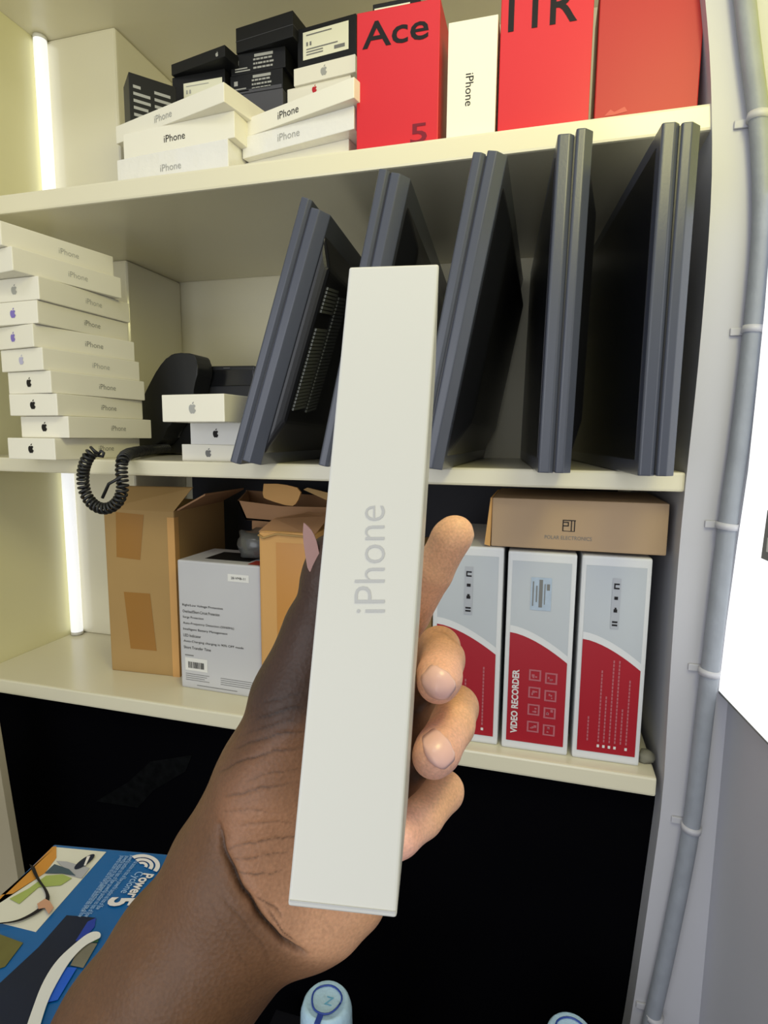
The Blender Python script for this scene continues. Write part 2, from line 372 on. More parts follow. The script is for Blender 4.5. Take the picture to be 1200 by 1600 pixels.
# column of black boxes
D4, w, h, z1 = carton_front('phone_box', 'dark grey phone box at the foot of the tall column of black boxes', 'box', g2, (360, 172), (442, 160), (360, 150), .86, .86, .09, DGREYC, None, tr=(440, 138), down=ZT1)
def black_label_box(label, bl, br, tl, tr, z, strip):
    o, w, h, zt = carton_front('phone_box', label, 'box', g2, bl, br, tl, .86, .86, .09, BLACKC, z, tr=tr)
    L = face_M('f', 0, 0, w, h)
    rows = [(w*.44, h*.72, w*.78, h*.86)]
    rng = random.Random(3)
    for i in range(3):
        y = h*(.56-.2*i); x = w*.42
        while x < w*.76:
            l = w*rng.uniform(.03, .09); rows.append((x, y, min(x+l, w*.79), y+h*.09)); x += l+w*.012
    for i in range(2): rows.append((w*.08, h*(.12+.12*i), w*(.36-.05*i), h*(.18+.12*i)))
    rows.append((w*.08, h*.45, w*.15, h*.68))
    rects2('label_print', rows, INKM, o, L)
    if strip: rects2('grey_band', [(0, h*.02, w*.98, h*.2)], DGREYC, o, L)
    return zt
z2 = black_label_box('black phone box with white print, third from the top of the tall black column', (360, 149), (442, 138), (360, 118), (446, 106), z1, True)
z3 = black_label_box('black phone box with white print, second from the top of the tall black column', (361, 117), (446, 106), (361, 84), (446, 74), z2, False)
D1, w, h, z4 = carton_front('phone_box', 'plain black phone box on top of the tall black column', 'box', g2, (369, 84), (458, 72), (371, 37), .858, .845, .085, BLACKC, z3, tr=(457, 23))
seam(D1, w, h, .10, h*.45, INKG if False else DGREYC)
# small black box at the left, black over white label
E1, w, h, z1 = carton_front('phone_box', 'small black phone box with rows of fine print, leftmost on the top shelf', 'box', g2, (203, 167), (276, 155), (202, 132), .775, .825, .045, BLACKC, zA3, tr=(266, 118))
rng = random.Random(8); rows = []
for i in range(6):
    for x0, x1 in ((.08, .44), (.52, .92)):
        if i == 0 and x0 < .3: x1 = .25
        rows.append((w*x0, h*(.76-.115*i), w*(x1-rng.uniform(0, .06)), h*(.81-.115*i)))
rects2('label_print', rows, INKM, E1, face_M('f', 0, 0, w, h))
G1, w, h, z1 = carton_front('phone_box', 'black phone box with a plain white label, under the black lidded box', 'box', g2, (270, 158), (352, 146), (270, 120), .855, .855, .08, BLACKC, None, tr=(352, 108), down=ZT1)
rects2('label_sticker', [(w*.22, h*.02, w*.95, h*.66)], LABELW, G1, face_M('f', 0, 0, w, h))
rects2('label_print', [(w*.27, h*.5, w*.7, h*.53), (w*.27, h*.2, w*.3, h*.36), (w*.33, h*.2, w*.36, h*.36)], INKM, G1, face_M('f', 0, 0, w, h, off=.0008))
F1, w, h, z2 = carton_front('phone_box', 'black lidded phone box above the white label, right of the small black box', 'box', g2, (268, 121), (352, 107), (268, 93), .85, .83, .08, BLACKC, z1, tr=(349, 78))
fruit_logo(F1, INKM, face_M('f', w*.86, h*.4, w, h), .007)
# red and white upright boxes
R1, w, h, zt = carton_front('phone_box', 'red upright phone box lettered Ace with a 5 at its foot', 'box', 'red phone boxes standing on the top shelf', (557, 237), (684, 219), (557, 18), .712, .712, .06, REDB, ZT1, tr=(683, 0))
Rh = h
put_text('printed_name', 'Ace', INK, R1, face_M('f', w*.47, h*.83, w, h), width=w*.80, height=h*.185, bold=.012)
put_text('printed_numeral', '5', INKD, R1, face_M('f', w*.77, h*.09, w, h), width=w*.2, height=h*.14, bold=.01)
bx, w, h, _ = carton_front('phone_box', 'black phone box with white label peeping over the red box lettered Ace', 'box', None, (582, 60), (655, 50), (582, 8), .80, .80, .04, BLACKC, None, tr=(655, -8), down=ZT1)
rects2('label_sticker', [(w*.04, h*.1, w*.8, h*.86)], LABELW, bx, face_M('f', 0, 0, w, h))
rects2('label_print', [(w*.2, h*.7, w*.7, h*.76)], INK, bx, face_M('f', 0, 0, w, h, off=.0008))
WB, w, h, zt = carton_front('phone_box', 'white upright phone box standing between two red boxes', 'box', None, (697, 219), (773, 207), (699, 35), .712, .712, .06, WHITEB, ZT1, tr=(773, 24))
put_text('printed_name', 'iPhone', INK, WB, face_M('f', w*.46, h*.42, w, h, rot=-math.pi/2), width=h*.27, height=w*.16)
R2, w, h, zt = carton_front('phone_box', 'tall red phone box lettered 11R, second of the red boxes from the left', 'box', 'red phone boxes standing on the top shelf', (777, 207), (919, 192), (777, -20), .712, .712, .06, REDB, ZT1, tr=(917, -40))
ztx = (PY(845, 12, .712).z-R2.location.z); x0 = PY(795, 12, .712).x-R2.location.x; x1 = PY(903, 8, .712).x-R2.location.x
put_text('printed_name', '11R', INK, R2, face_M('f', (x0+x1)/2, ztx, w, h), width=x1-x0, height=PY(845, -18, .712).z-PY(845, 42, .712).z, bold=.012)
R3, w, h, zt = carton_front('phone_box', 'plain darker red box, rightmost on the top shelf beside the grey stile', 'box', 'red phone boxes standing on the top shelf', (928, 191), (1089, 178), (928, -40), .712, .712, .08, REDD, ZT1, tr=(1085, -60))
TAR = mat('wear_mark', srgb(192, 74, 64), .4, .4)
poly2('scuff_mark', [(w*.1, .006), (w*.16, .012), (w*.2, .009), (w*.3, .013), (w*.33, .008), (w*.2, .006)], TAR, R3, face_M('f', 0, 0, w, h))

# ------------------------------------------------------------------ stack of ten boxes at the left of the middle shelf
g = 'white phone boxes in the tall stack on the middle shelf'
BH, BL_, BW = .0306, .165, .088
stackd = [  # corner u, far u, t, logo material, description
 (87, 205, .80, INK, 'white phone box at the very bottom of the tall left stack'),
 (108, 208, .80, INK, 'white phone box second from the bottom of the tall left stack'),
 (90, 221, .79, INK, 'white phone box third from the bottom of the tall left stack'),
 (80, 226, .785, INK, 'white phone box fourth from the bottom of the tall left stack, dark logo'),
 (67, 218, .78, INKL, 'white phone box with pale lilac logo, fifth from the bottom of the stack'),
 (52, 211, .775, INKP, 'white phone box with purple logo, lower of the two purple ones in the stack'),
 (59, 188, .77, INKP, 'white phone box with purple logo, upper of the two purple ones in the stack'),
 (61, 184, .765, INKM, 'white phone box with very faint logo, third from the top of the stack'),
 (20, 189, .74, INKM, 'white phone box second from the top of the tall left stack, jutting out'),
 (2, 178, .735, INKM, 'white phone box on the very top of the tall left stack')]
z = ZM1
for i, (uc, uf, t, im, lab) in enumerate(stackd):
    base = PT(uc, 718-i*37.5, t); best = None
    for a in range(10, 88):
        yw = math.radians(a); f = base+Vector((math.cos(yw), math.sin(yw), 0))*BL_; f.z = z+BH/2
        e = abs(proj(f)[0]-uf)
        if best is None or e < best[0]: best = (e, yw)
    yw = best[1]
    hh = BH - .0004
    o = link('phone_box', boxm('phone_box', 0, 0, 0, BL_, BW, hh, .0012), WHITEB, None, frame((base.x, base.y, z), yw))
    tag(o, lab, 'box', g)
    put_text('printed_name', 'iPhone', INKM if i in (4, 7, 8, 9) else INKG, o, face_M('f', BL_*.56, hh*.5, BL_, hh), height=.0076, bold=-.008)
    ML = Matrix.Translation((-.0004, BW*.5, hh*.5)) @ Matrix.Rotation(-math.pi/2, 4, 'Z') @ Matrix.Rotation(math.pi/2, 4, 'X')
    if i < 8: fruit_logo(o, im, ML, .0135)
    z += BH

# ------------------------------------------------------------------ desk phone
def pxprism(name, pts, Y, depth, m, parent=None, r=.003, seg=2, loc=None, smooth=False):
    me = prism(name, [PY(u, v, Y) for u, v in pts], (0, depth, 0), r, seg)
    if smooth:
        for p in me.polygons: p.use_smooth = True
    o = link(name, me, m, parent)
    if parent is not None: o.matrix_local = Matrix.Translation(-parent.location)
    return o
ph = bpy.data.objects.new('desk_phone', None); COL.objects.link(ph); q = PY(300, 700, .86); ph.location = (q.x, q.y, ZM1)
tag(ph, 'black desk phone with handset and coiled cord, beside the tall stack of white boxes', 'phone')
bm_pts = [(213, 700), (262, 668), (300, 632), (308, 604), (311, 590), (317, 572), (398, 571), (398, 700), (340, 706), (280, 708), (222, 712)]
base = [PY(u, v, .925) for u, v in bm_pts]
for p in base: p.z = max(p.z, ZM1)
o = link('phone_body', prism('phone_body', base, (0, .09, 0), .003), PHONE, ph); o.matrix_local = Matrix.Translation(-ph.location)
hs = chaikin([(206, 684), (209, 660), (219, 630), (232, 603), (247, 575), (264, 555), (276, 551), (302, 552), (307, 560), (310, 581), (304, 600), (300, 630), (278, 650), (256, 676), (252, 690), (236, 700), (212, 700), (206, 684)], 1)[:-1]
o = pxprism('handset', hs, .875, .045, PHONE, ph, .004, 3)
o = pxprism('display', [(322, 578), (396, 577), (396, 602), (318, 604)], .9225, .004, PHONED, ph, .001); part(o, 'glossy black display')
put_text('printed_mark', '----', INKG, ph, Matrix.Translation(PY(354, 575, .9215)-ph.location) @ Matrix.Rotation(math.pi/2, 4, 'X'), width=.012, height=.0012)
for (u, v) in ((280, 671), (278, 682), (285, 660), (290, 661)):
    p = PY(u, v, .9215)-ph.location
    link('button', tube_mesh('button', [p, p+Vector((0, .004, 0))], .0019, 10), PHONEB, ph, Matrix.Identity(4))
# coiled cord
cp = chaikin([(262, 700, .90), (235, 703, .84), (212, 706, .74), (192, 712, .672), (189, 735, .665), (193, 765, .66), (183, 788, .66), (163, 797, .66), (143, 788, .66), (130, 765, .66), (129, 735, .655), (138, 712, .65), (150, 703, .655)], 3)
P = [PY(*c) for c in cp]
L = [0]
for a, b in zip(P[:-1], P[1:]): L.append(L[-1]+(b-a).length)
L = np.array(L); Pn = np.array([tuple(p) for p in P]); NT = 74; NS = NT*12
ss = np.linspace(0, L[-1], NS); C = np.stack([np.interp(ss, L, Pn[:, k]) for k in range(3)], 1)
hel = []; nrm = None
for i in range(NS):
    t = Vector(C[min(i+1, NS-1)]-C[max(i-1, 0)]).normalized()
    if nrm is None: nrm = t.orthogonal().normalized()
    nrm = (nrm-t*nrm.dot(t)).normalized(); b = t.cross(nrm); a = 2*math.pi*i/12
    hel.append(Vector(C[i])+(nrm*math.cos(a)+b*math.sin(a))*.0066)
hel += [hel[-1]+Vector((.004, 0, .004)), hel[-1]+Vector((.008, 0, .001)), hel[-1]+Vector((.006, 0, -.004)), hel[-1]+Vector((-.001, 0, -.003))]
o = link('coiled_cord', tube_mesh('coiled_cord', hel, .0021, 6), PHONE, ph); o.matrix_local = Matrix.Translation(-ph.location)
o = link('cord_plug', tube_mesh('cord_plug', [PY(192, 744, .655), PY(170, 756, .655), PY(160, 778, .655)], .0022, 8), PHONE, ph); o.matrix_local = Matrix.Translation(-ph.location)

# three boxes in front of the phone
g = 'white phone boxes in the short stack beside the desk phone'
o, w, h, z1 = carton_front('phone_box', 'white phone box at the bottom of the short stack of three by the desk phone', 'box', g, (285, 727), (374, 729), (284, 694), .715, .715, .10, WHITEB, ZM1)
fruit_logo(o, INKG, face_M('f', w*.47, h*.5, w, h), .0125)
o, w, h, z2 = carton_front('phone_box', 'white phone box in the middle of the short stack of three by the desk phone', 'box', g, (298, 693), (386, 694), (297, 661), .715, .705, .10, WHITEC, z1)
fruit_logo(o, INK, face_M('f', w*.46, h*.52, w, h), .0125)
o, w, h, z3 = carton_front('phone_box', 'white phone box with grey logo topping the short stack of three beside the desk phone', 'box', g, (254, 658), (351, 658), (250, 617), .66, .65, .12, WHITEB, z2, tr=(350, 615))
fruit_logo(o, INKM, face_M('f', w*.5, h*.5, w, h), .015)

# ------------------------------------------------------------------ monitors
YM = .61; MD = .468
def monitor(label, A, B, back=1, vents=False, YF=YM, depth=MD, yaw=0, group='black monitors stored on edge along the middle shelf'):
    """A, B = (bottom-left, bottom-right, top-left, top-right) in sight of the two layers of the edge"""
    root = bpy.data.objects.new('monitor', None); COL.objects.link(root)
    a0 = PY(*A[0], YF); a1 = PY(*A[1], YF); at = (PY(*A[2], YF)+PY(*A[3], YF))/2; b1 = PY(*B[1], YF); bt = (PY(*B[2], YF)+PY(*B[3], YF))/2
    ab = (a0+a1)/2; bbm = (PY(*B[0], YF)+b1)/2
    up = Vector((at.x-ab.x, 0, at.z-ab.z)); ang = math.atan2(up.x, up.z)        # lean to the right
    base = Vector((a0.x, YF, ZM1))
    root.matrix_world = Matrix.Translation(base) @ Matrix.Rotation(math.radians(yaw), 4, 'Z') @ Matrix.Rotation(ang, 4, 'Y')
    tag(root, label, 'monitor', group)
    c = math.cos(ang)
    tw = (a1-a0).length*c; tb = (b1-PY(*B[0], YF)).length*c
    la = (at.z-ZM1)/c; lb = (bt.z-ZM1)/c
    zs = tw*math.sin(ang)  # lift so the tilted foot does not sink
    z0 = max(0, (tw)*math.sin(ang)) ; z0b = (tw+tb)*math.sin(ang)
    z0 = max(z0, 0)+.0005; z0b = max(z0b, 0)+.0005
    if ang < 0: z0 = z0b = .0005
    def slab_c(nm, xa, xb, y0, y1, za, zb, ch):
        w_ = xb-xa
        return prism(nm, [(xa, y0+.0015, za), (xa+.0015, y0, za), (xb-w_*ch, y0, za), (xb, y0+w_*ch*.9, za), (xb, y1, za), (xa, y1, za)], (0, 0, zb-za), .0012, 2)
    link('front_bezel', slab_c('front_bezel', 0, tw-.0012, 0, depth, z0, la, .3), MON, root)
    link('rear_frame', slab_c('rear_frame', tw-.0002, tw+tb, .001, depth-.002, z0b, lb, .5), MON, root)
    link('seam_gap', boxm('seam_gap', tw-.0016, .003, z0+.002, tw, depth-.003, min(la, lb)-.002), MONB, root)
    link('screen', boxm('screen', -.0006, .015, z0+.015, .0004, depth-.015, la-.015), SCREEN, root)
    # bulging rear housing
    x0 = tw+tb-.001; hh = lb
    bm = bmesh.new()
    vz = .008 if vents else .018
    r0 = [(x0, vz, z0b+.012), (x0, depth-.018, z0b+.012), (x0, depth-.018, hh-.02), (x0, vz, hh-.02)]
    vy = .014 if vents else .06
    r1 = [(x0+.016, vy, z0b+.055+.016*math.sin(max(ang, 0))), (x0+.016, depth-.06, z0b+.055), (x0+.016, depth-.06, hh-.055), (x0+.016, vy, hh-.055)]
    v0 = [bm.verts.new(p) for p in r0]; v1 = [bm.verts.new(p) for p in r1]
    bm.faces.new(v0); bm.faces.new(v1[::-1])
    for k in range(4): bm.faces.new((v0[k], v1[k], v1[(k+1) % 4], v0[(k+1) % 4]))
    bev(bm, .006, 3); link('rear_housing', mesh_of(bm, 'rear_housing'), MONB, root)
    if vents:
        for row, (ya, yb) in enumerate(((.02, .065), (.07, .11))):
            bm = bmesh.new(); n = 34
            for k in range(n):
                zz = z0b+.08+(hh-.16)*k/n
                if row == 0 and 22 < k < 27: continue
                m = bmesh.ops.create_cube(bm, size=1)['verts']
                for v in m: v.co = Vector((x0+.0168+v.co.x*.0024, (ya+yb)/2+v.co.y*(yb-ya)*.9, zz+v.co.z*.0032+v.co.y*.006))
            link('vent_grille', mesh_of(bm, 'vent_grille'), VENT, root)
        for k, yy in enumerate((.06, .05, .055)):
            pass
    return root
monitor('leftmost leaning black monitor, its ribbed rear vents showing', ((357, 727), (374, 729), (468, 299), (485, 303)), ((374, 729), (400, 730), (486, 305), (508, 315)), vents=True, YF=.63, yaw=4.5, depth=.44)
monitor('black monitor right behind the held white box, second from the left', ((496, 734), (513, 737), (591, 258), (611, 258)), ((513, 737), (540, 739), (618, 252), (646, 261)), YF=.62, yaw=4, depth=.44)
monitor('black monitor leaning just right of the held white box, third from the left', ((640, 738), (660, 739), (739, 235), (763, 235)), ((662, 739), (690, 742), (767, 226), (796, 227)), yaw=0)
monitor('upright black monitor with shiny edges, fourth from the left', ((840, 739), (867, 742), (872, 208), (901, 206)), ((870, 741), (896, 742), (905, 196), (935, 194)), yaw=4.3)
monitor('rightmost black monitor, standing next to the grey stile', ((997, 740), (1027, 742), (1039, 190), (1064, 188)), ((1030, 741), (1062, 741), (1070, 186), (1102, 185)), YF=.60, yaw=5.5)

# ------------------------------------------------------------------ bottom bay
zB = ZB1
cb, w, h, zt = carton_floor('cardboard_box', 'tall brown cardboard box patched with tape, standing at the left of the lowest shelf', 'box', None, (175, 1047), (281, 1058), (164, 790), (264, 802), zB, .17, KRAFT, .002)
L = face_M('f', 0, 0, w, h)
poly2('tape_strip', [(w*.18, h*.98), (w*.58, h*.97), (w*.5, h*.70), (w*.16, h*.71)], TAPE, cb, L)
poly2('tape_strip', [(w*.24, h*.50), (w*.62, h*.50), (w*.68, h*.15), (w*.30, h*.15)], TAPE, cb, L)
link('corner_tape', boxm('corner_tape', w-.012, -.0008, 0, w+.0006, .012, h*.96), KRAFT2, cb)
link('top_flap', prism('top_flap', [(0, 0, h-.001), (w, 0, h-.001), (w*1.18, .02, h+.036), (w*.16, .03, h+.034)], (0, .003, .001)), KRAFT, cb)
link('side_flap', prism('side_flap', [(w, .01, h-.002), (w, .16, h-.002), (w+.045, .16, h+.022), (w+.045, .02, h+.024)], (0, 0, .003)), KRAFT3, cb)
link('side_flap', prism('side_flap', [(0, .01, h-.002), (0, .14, h-.002), (.03, .14, h+.02), (.03, .02, h+.02)], (0, 0, .003)), BLACKC, cb)

gb, w, h, zt = carton_floor('carton', 'pale grey carton printed with lines of text and a barcode', 'box', None, (284, 1073), (410, 1093), (270, 874), (399, 884), zB, .10, GREYC, .003)
L = face_M('f', 0, 0, w, h)
lines = ['Right/Low Voltage Protection', 'Overload/Short-Circuit Protection', 'Surge Protection', 'Auto-Frequency Detection (50/60Hz)', 'Intelligent Battery Management', 'LED Indicator', 'Auto-Charging charging in 90% OFF mode', 'Short Transfer Time']
wd = [.5, .46, .26, .63, .55, .22, .74, .34]
for i, (s_, f) in enumerate(zip(lines, wd)):
    put_text('printed_line', s_, INK, gb, Matrix.Translation((w*(.05+f/2), -.0006, h*(.655-.047*i))) @ Matrix.Rotation(math.pi/2, 4, 'X'), width=w*f, height=h*.022)
rects2('barcode_label', [(w*.06, h*.145, w*.34, h*.245), (w*.62, h*.87, w*.87, h*.925)], WHITEC, gb, L)
rng = random.Random(5); rr = []; x = .1
while x < .29: b = rng.uniform(.004, .012); rr.append((w*x, h*.165, w*(x+b), h*.215)); x += b+rng.uniform(.004, .01)
rects2('barcode', rr, INK, gb, face_M('f', 0, 0, w, h, off=.0009))
put_text('printed_line', '28-VMB-11', INK, gb, Matrix.Translation((w*.745, -.0009, h*.897)) @ Matrix.Rotation(math.pi/2, 4, 'X'), width=w*.17, height=h*.018)
rects2('small_print', [(w*.06, h*(.115-.016*i), w*(.36-.03*(i % 3)), h*(.119-.016*i)) for i in range(4)]+[(w*.5, h*(.115-.016*i), w*(.95-.04*(i % 3)), h*(.119-.016*i)) for i in range(4)]+[(w*.2, h*.03, w*.7, h*.035), (w*.06, h*.26, w*.17, h*.268)], INKG, gb, L)
rects2('top_print', [(w*.25, .02, w*.8, .075)], BLACKC, gb, Matrix.Translation((0, 0, h+.0004)))
rects2('top_print', [(w*.84, 0.004, w*.99, .03)], mat('red_print', srgb(170, 60, 40), .5, .3), gb, Matrix.Translation((0, 0, h+.0006)))
# crumpled clear plastic lying on it
bm = bmesh.new(); bmesh.ops.create_icosphere(bm, subdivisions=3, radius=1); rng = random.Random(2)
q = gb.matrix_world @ Vector((w*.78, .055, h)); gz = q.z
for v in bm.verts:
    n = v.co.normalized(); k = 1+.12*math.sin(n.x*7+n.y*5)+rng.uniform(-.04, .04)
    sx = math.copysign(abs(n.x)**.6, n.x); sz = math.copysign(abs(n.z)**.6, n.z)
    v.co = Vector((sx*.036*k, n.y*.03*k, max(sz*.022*k, -.021)))
o = link('plastic_bag', mesh_of(bm, 'plastic_bag', True), CLEARP, None, Matrix.Translation(q+Vector((0, 0, .0225)))); tag(o, 'crumpled clear plastic pack lying on the grey printed carton', 'bag')

bb2, w, h, zt = carton_floor('cardboard_box', 'tall tan cardboard box with taped front, right of the grey printed carton', 'box', None, (409, 1098), (492, 1110), (395, 826), (476, 836), zB, .085, KRAFT2, .004)
L = face_M('f', 0, 0, w, h)
rects2('tape_strip', [(w*.32, h*.02, w*.84, h*.94)], mat('amber_tape', srgb(196, 138, 66), .28, .5), bb2, L)
link('torn_flap', prism('torn_flap', [(0, 0, h-.002), (w, 0, h-.004), (w*1.02, .06, h+.018), (w*.55, .07, h+.02), (w*.12, .03, h+.014)], (0, .002, .0015)), KRAFT3, bb2)
link('torn_edge', tube_mesh('torn_edge', [(.0, -.001, h-.006), (w*.1, -.002, h-.010), (w*.2, -.003, h-.007), (w*.35, -.002, h-.003), (w*.6, -.002, h-.004), (w*.95, -.001, h-.005)], .0016, 6), KRAFT, bb2)
# open tray of cardboard above / behind
tr_ = bpy.data.objects.new('cardboard_tray', None); COL.objects.link(tr_); YT = .86
q = PY(440, 812, YT); tr_.location = q; tag(tr_, 'shallow brown cardboard tray with open flaps, under the middle shelf', 'box')
Tm = Matrix.Translation(-tr_.location)
link('front_side', prism('front_side', [PY(u, v, YT) for u, v in ((371, 782), (384, 812), (438, 818), (520, 824), (520, 793), (440, 791))], (0, .004, 0)), KRAFT3, tr_, Tm)
link('left_side', prism('left_side', [PY(371, 782, YT), PY(384, 812, YT), PY(390, 800, YT+.1), PY(386, 766, YT+.1)], (.003, 0, 0)), KRAFT3, tr_, Tm)
link('bottom_sheet', prism('bottom_sheet', [PY(384, 812, YT), PY(520, 824, YT), PY(512, 805, YT+.1), PY(390, 800, YT+.1)], (0, 0, .003)), KRAFT3, tr_, Tm)
link('inner_side', prism('inner_side', [PY(384, 766, YT+.1), PY(512, 775, YT+.1), PY(512, 805, YT+.1), PY(390, 800, YT+.1)], (0, .003, 0)), KRAFT3, tr_, Tm)
link('flap', prism('flap', [PY(u, v, YT-.012) for u, v in chaikin([(412, 756), (410, 776), (418, 781), (455, 792), (464, 786), (472, 764), (440, 756), (412, 756)], 1)[:-1]], (0, .004, 0)), KRAFT2, tr_, Tm)
link('flap', prism('flap', [PY(u, v, YT-.004) for u, v in ((474, 765), (480, 762), (520, 772), (520, 786))], (0, .004, 0)), KRAFT, tr_, Tm)
rest = link('cardboard_box', boxm('cardboard_box', -.055, 0, 0, .10, .12, q.z-zB-.004, .002), KRAFT3, None, Matrix.Translation((q.x, YT+.0, zB)))
tag(rest, 'brown cardboard box carrying the open tray, behind the tan taped box', 'box')
# dark sheet added for the shade at the back of the lowest bay
_x0 = PY(300, 800, 1.07).x
dk = link('shade_board', boxm('shade_board', _x0, YB-.014, zB, XR-.03, YB-.003, ZM0-.004, .001), mat('bay_shade', srgb(38, 38, 44), .6, .3)); recenter(dk); tag(dk, 'dark sheet standing in for shade at the back of the lowest bay', 'board')
# recorder cartons
g = 'white and red recorder cartons side by side on the lowest shelf'
_a, _b = PZ(672, 1150, ZB1), PZ(998, 1196, ZB1); DYAW = math.atan2(_b.y-_a.y, _b.x-_a.x)
def recorder(label, bl, br, tl, tr, kind):
    o, w, h, zt = carton_floor('recorder_carton', label, 'box', g, bl, br, tl, tr, zB, .20, DVRW, .003, DYAW)
    L = face_M('f', 0, 0, w, h)
    arc = [(x, .60-.13*(x**1.6)) for x in np.linspace(0, 1, 10)]
    m_ = .07
    X = lambda t: w*(m_+t*(1-2*m_))
    rects2('grey_field', [(X(0), h*.40, X(1), h*.955)], DVRG, o, L)
    poly2('white_swoosh', [(X(t), h*(y+.035)) for t, y in arc]+[(X(t), h*(y-.01)) for t, y in arc[::-1]], DVRW, o, face_M('f', 0, 0, w, h, off=.0007))
    poly2('red_field', [(X(0), h*.045), (X(1), h*.045)]+[(X(t), h*y) for t, y in arc[::-1]], DVRR, o, face_M('f', 0, 0, w, h, off=.0009))
    Lf = lambda x, y, rot=0: Matrix.Translation((x, -.0014, y)) @ Matrix.Rotation(math.pi/2, 4, 'X') @ Matrix.Rotation(rot, 4, 'Z')
    if kind == 'title':
        put_text('printed_title', 'VIDEO RECORDER', INKW, o, Lf(X(.13), h*.25, math.pi/2), width=h*.33, height=w*.105, bold=.035)
        rng = random.Random(4)
        for c_ in range(2):
            for r_ in range(4):
                cx, cy = w*(.47+.24*c_), h*(.395-.088*r_-.008*c_); s_ = w*.09
                rr = []
                for a, b, c2, d2 in ((-1, -1, 1, -.72), (-1, .72, 1, 1), (-1, -.72, -.72, .72), (.72, -.72, 1, .72)): rr.append((cx+a*s_, cy+b*s_, cx+c2*s_, cy+d2*s_))
                for q_ in range(3):
                    a = rng.uniform(-.6, .2); b = rng.uniform(-.6, .2); rr.append((cx+a*s_, cy+b*s_, cx+(a+rng.uniform(.2, .5))*s_, cy+(b+rng.uniform(.2, .5))*s_))
                rects2('printed_icon', rr, INKPK, o, Lf(0, 0))
        rects2('sticker', [(X(.33), h*.72, X(.68), h*.88)], mat('blue_sticker', srgb(168, 184, 202), .4, .3, var=.15, vscale=120), o, face_M('f', 0, 0, w, h, off=.0010))
        rects2('sticker_print', [(X(.47), h*.735, X(.53), h*.87), (X(.36), h*.74, X(.38), h*.86), (X(.6), h*.82, X(.65), h*.85), (X(.42), h*.76, X(.44), h*.84), (X(.56), h*.75, X(.575), h*.85)], INKG, o, Lf(0, 0))
    else:
        off = .0 if kind == 'bullets' else .0
        ls = [.16, 0, .47, .3, .62, .55, .22, .42] if kind == 'bullets' else [.16, 0, .3, .2, .4]
        rr = []; dots = []
        for i, l in enumerate(ls):
            if l == 0: continue
            x = X(.16+.095*i) if kind == 'bullets' else X(.2+.15*i)
            top = min(.1+l*.75, .56-.13*((x/w)**1.6)) if True else 0
            y = .1
            while y < top: rr.append((x, h*y, x+w*.022, h*(y+.014))); y += .018
            if i > 1 and i != 6: dots.append((x-.0005, h*.072, x+w*.03, h*.086))
        rects2('printed_text', rr, INKPK, o, Lf(0, 0)); rects2('bullet_marks', dots, INKW, o, Lf(0, 0))
        rects2('symbol_strip', [(X(.45), h*.66, X(.59), h*.90)], mat('pale_strip', srgb(170, 174, 182), .4, .3), o, face_M('f', 0, 0, w, h, off=.0010))
        x0, x1 = X(.475), X(.565)
        rects2('transport_symbols', [(x0, h*.675, x1, h*.683), (x0, h*.69, x1, h*.698), (x0+.001, h*.74, x1-.001, h*.755), (x0+.002, h*.755, x1-.002, h*.763), (x0+.001, h*.80, x1-.001, h*.815), (x0, h*.85, x1, h*.857), (x0, h*.87, x1, h*.877), (x0, h*.857, x0+.0015, h*.87)], INK, o, Lf(0, 0))
    return o, zt
_, z1 = recorder('white and red carton partly hidden behind the fingertips, leftmost of the three', (672, 1150), (777, 1166), (682, 850), (796, 857), 'plain')
_, z2 = recorder('white and red carton lettered VIDEO RECORDER, middle of the three', (783, 1167), (886, 1181), (798, 862), (914, 866), 'title')
_, z3 = recorder('white and red carton with vertical bullet text, rightmost of the three', (893, 1183), (998, 1195), (919, 869), (1038, 873), 'bullets')
zt = max(z1, z2, z3)+.001
ya = PZ(783, 1167, zB).y
a, b = PY(767, 852, ya+.005), PY(1041, 870, ya+.005)
kb = link('cardboard_box', boxm('cardboard_box', 0, 0, 0, b.x-a.x, .15, PY(770, 778, ya).z-zt, .002), mat('dull_kraft', srgb(176, 150, 120), .7, .25, bump=.08, bscale=50, var=.05, vscale=14), None, Matrix.Translation((a.x, ya+.005, zt)))
tag(kb, 'flat brown cardboard box with a small square logo, lying on the recorder cartons', 'box')
w, h = b.x-a.x, PY(770, 778, ya).z-zt
put_text('printed_name', 'POLAR ELECTRONICS', INKG, kb, face_M('f', w*.455, h*.25, w, h), width=w*.27, height=h*.075)
rects2('logo', [(w*(.42+a_), h*(.38+b_), w*(.42+c_), h*(.38+d_)) for a_, b_, c_, d_ in ((0, .21, .075, .23), (.0, 0, .006, .21), (.03, .1, .036, .19), (.006, .17, .03, .19), (.006, .1, .03, .12), (.048, 0, .054, .21), (.066, 0, .072, .21), (.0, 0, .07, .012))], INK, kb, face_M('f', 0, 0, w, h))
link('side_flap', prism('side_flap', [(-.001, 0, 0), (-.008, -.002, .002), (-.002, -.002, h), (0, 0, h)], (0, .12, 0)), KRAFT2, kb)
# brown box glimpsed between box and fingers
a = PY(640, 1010, .80); o = link('cardboard_box', boxm('cardboard_box', 0, 0, 0, .034, .12, PY(650, 860, .80).z-zB, .002), KRAFT, None, Matrix.Translation((a.x-.002, .80, zB)))
tag(o, 'narrow brown cardboard box glimpsed between the held box and the raised finger', 'box')
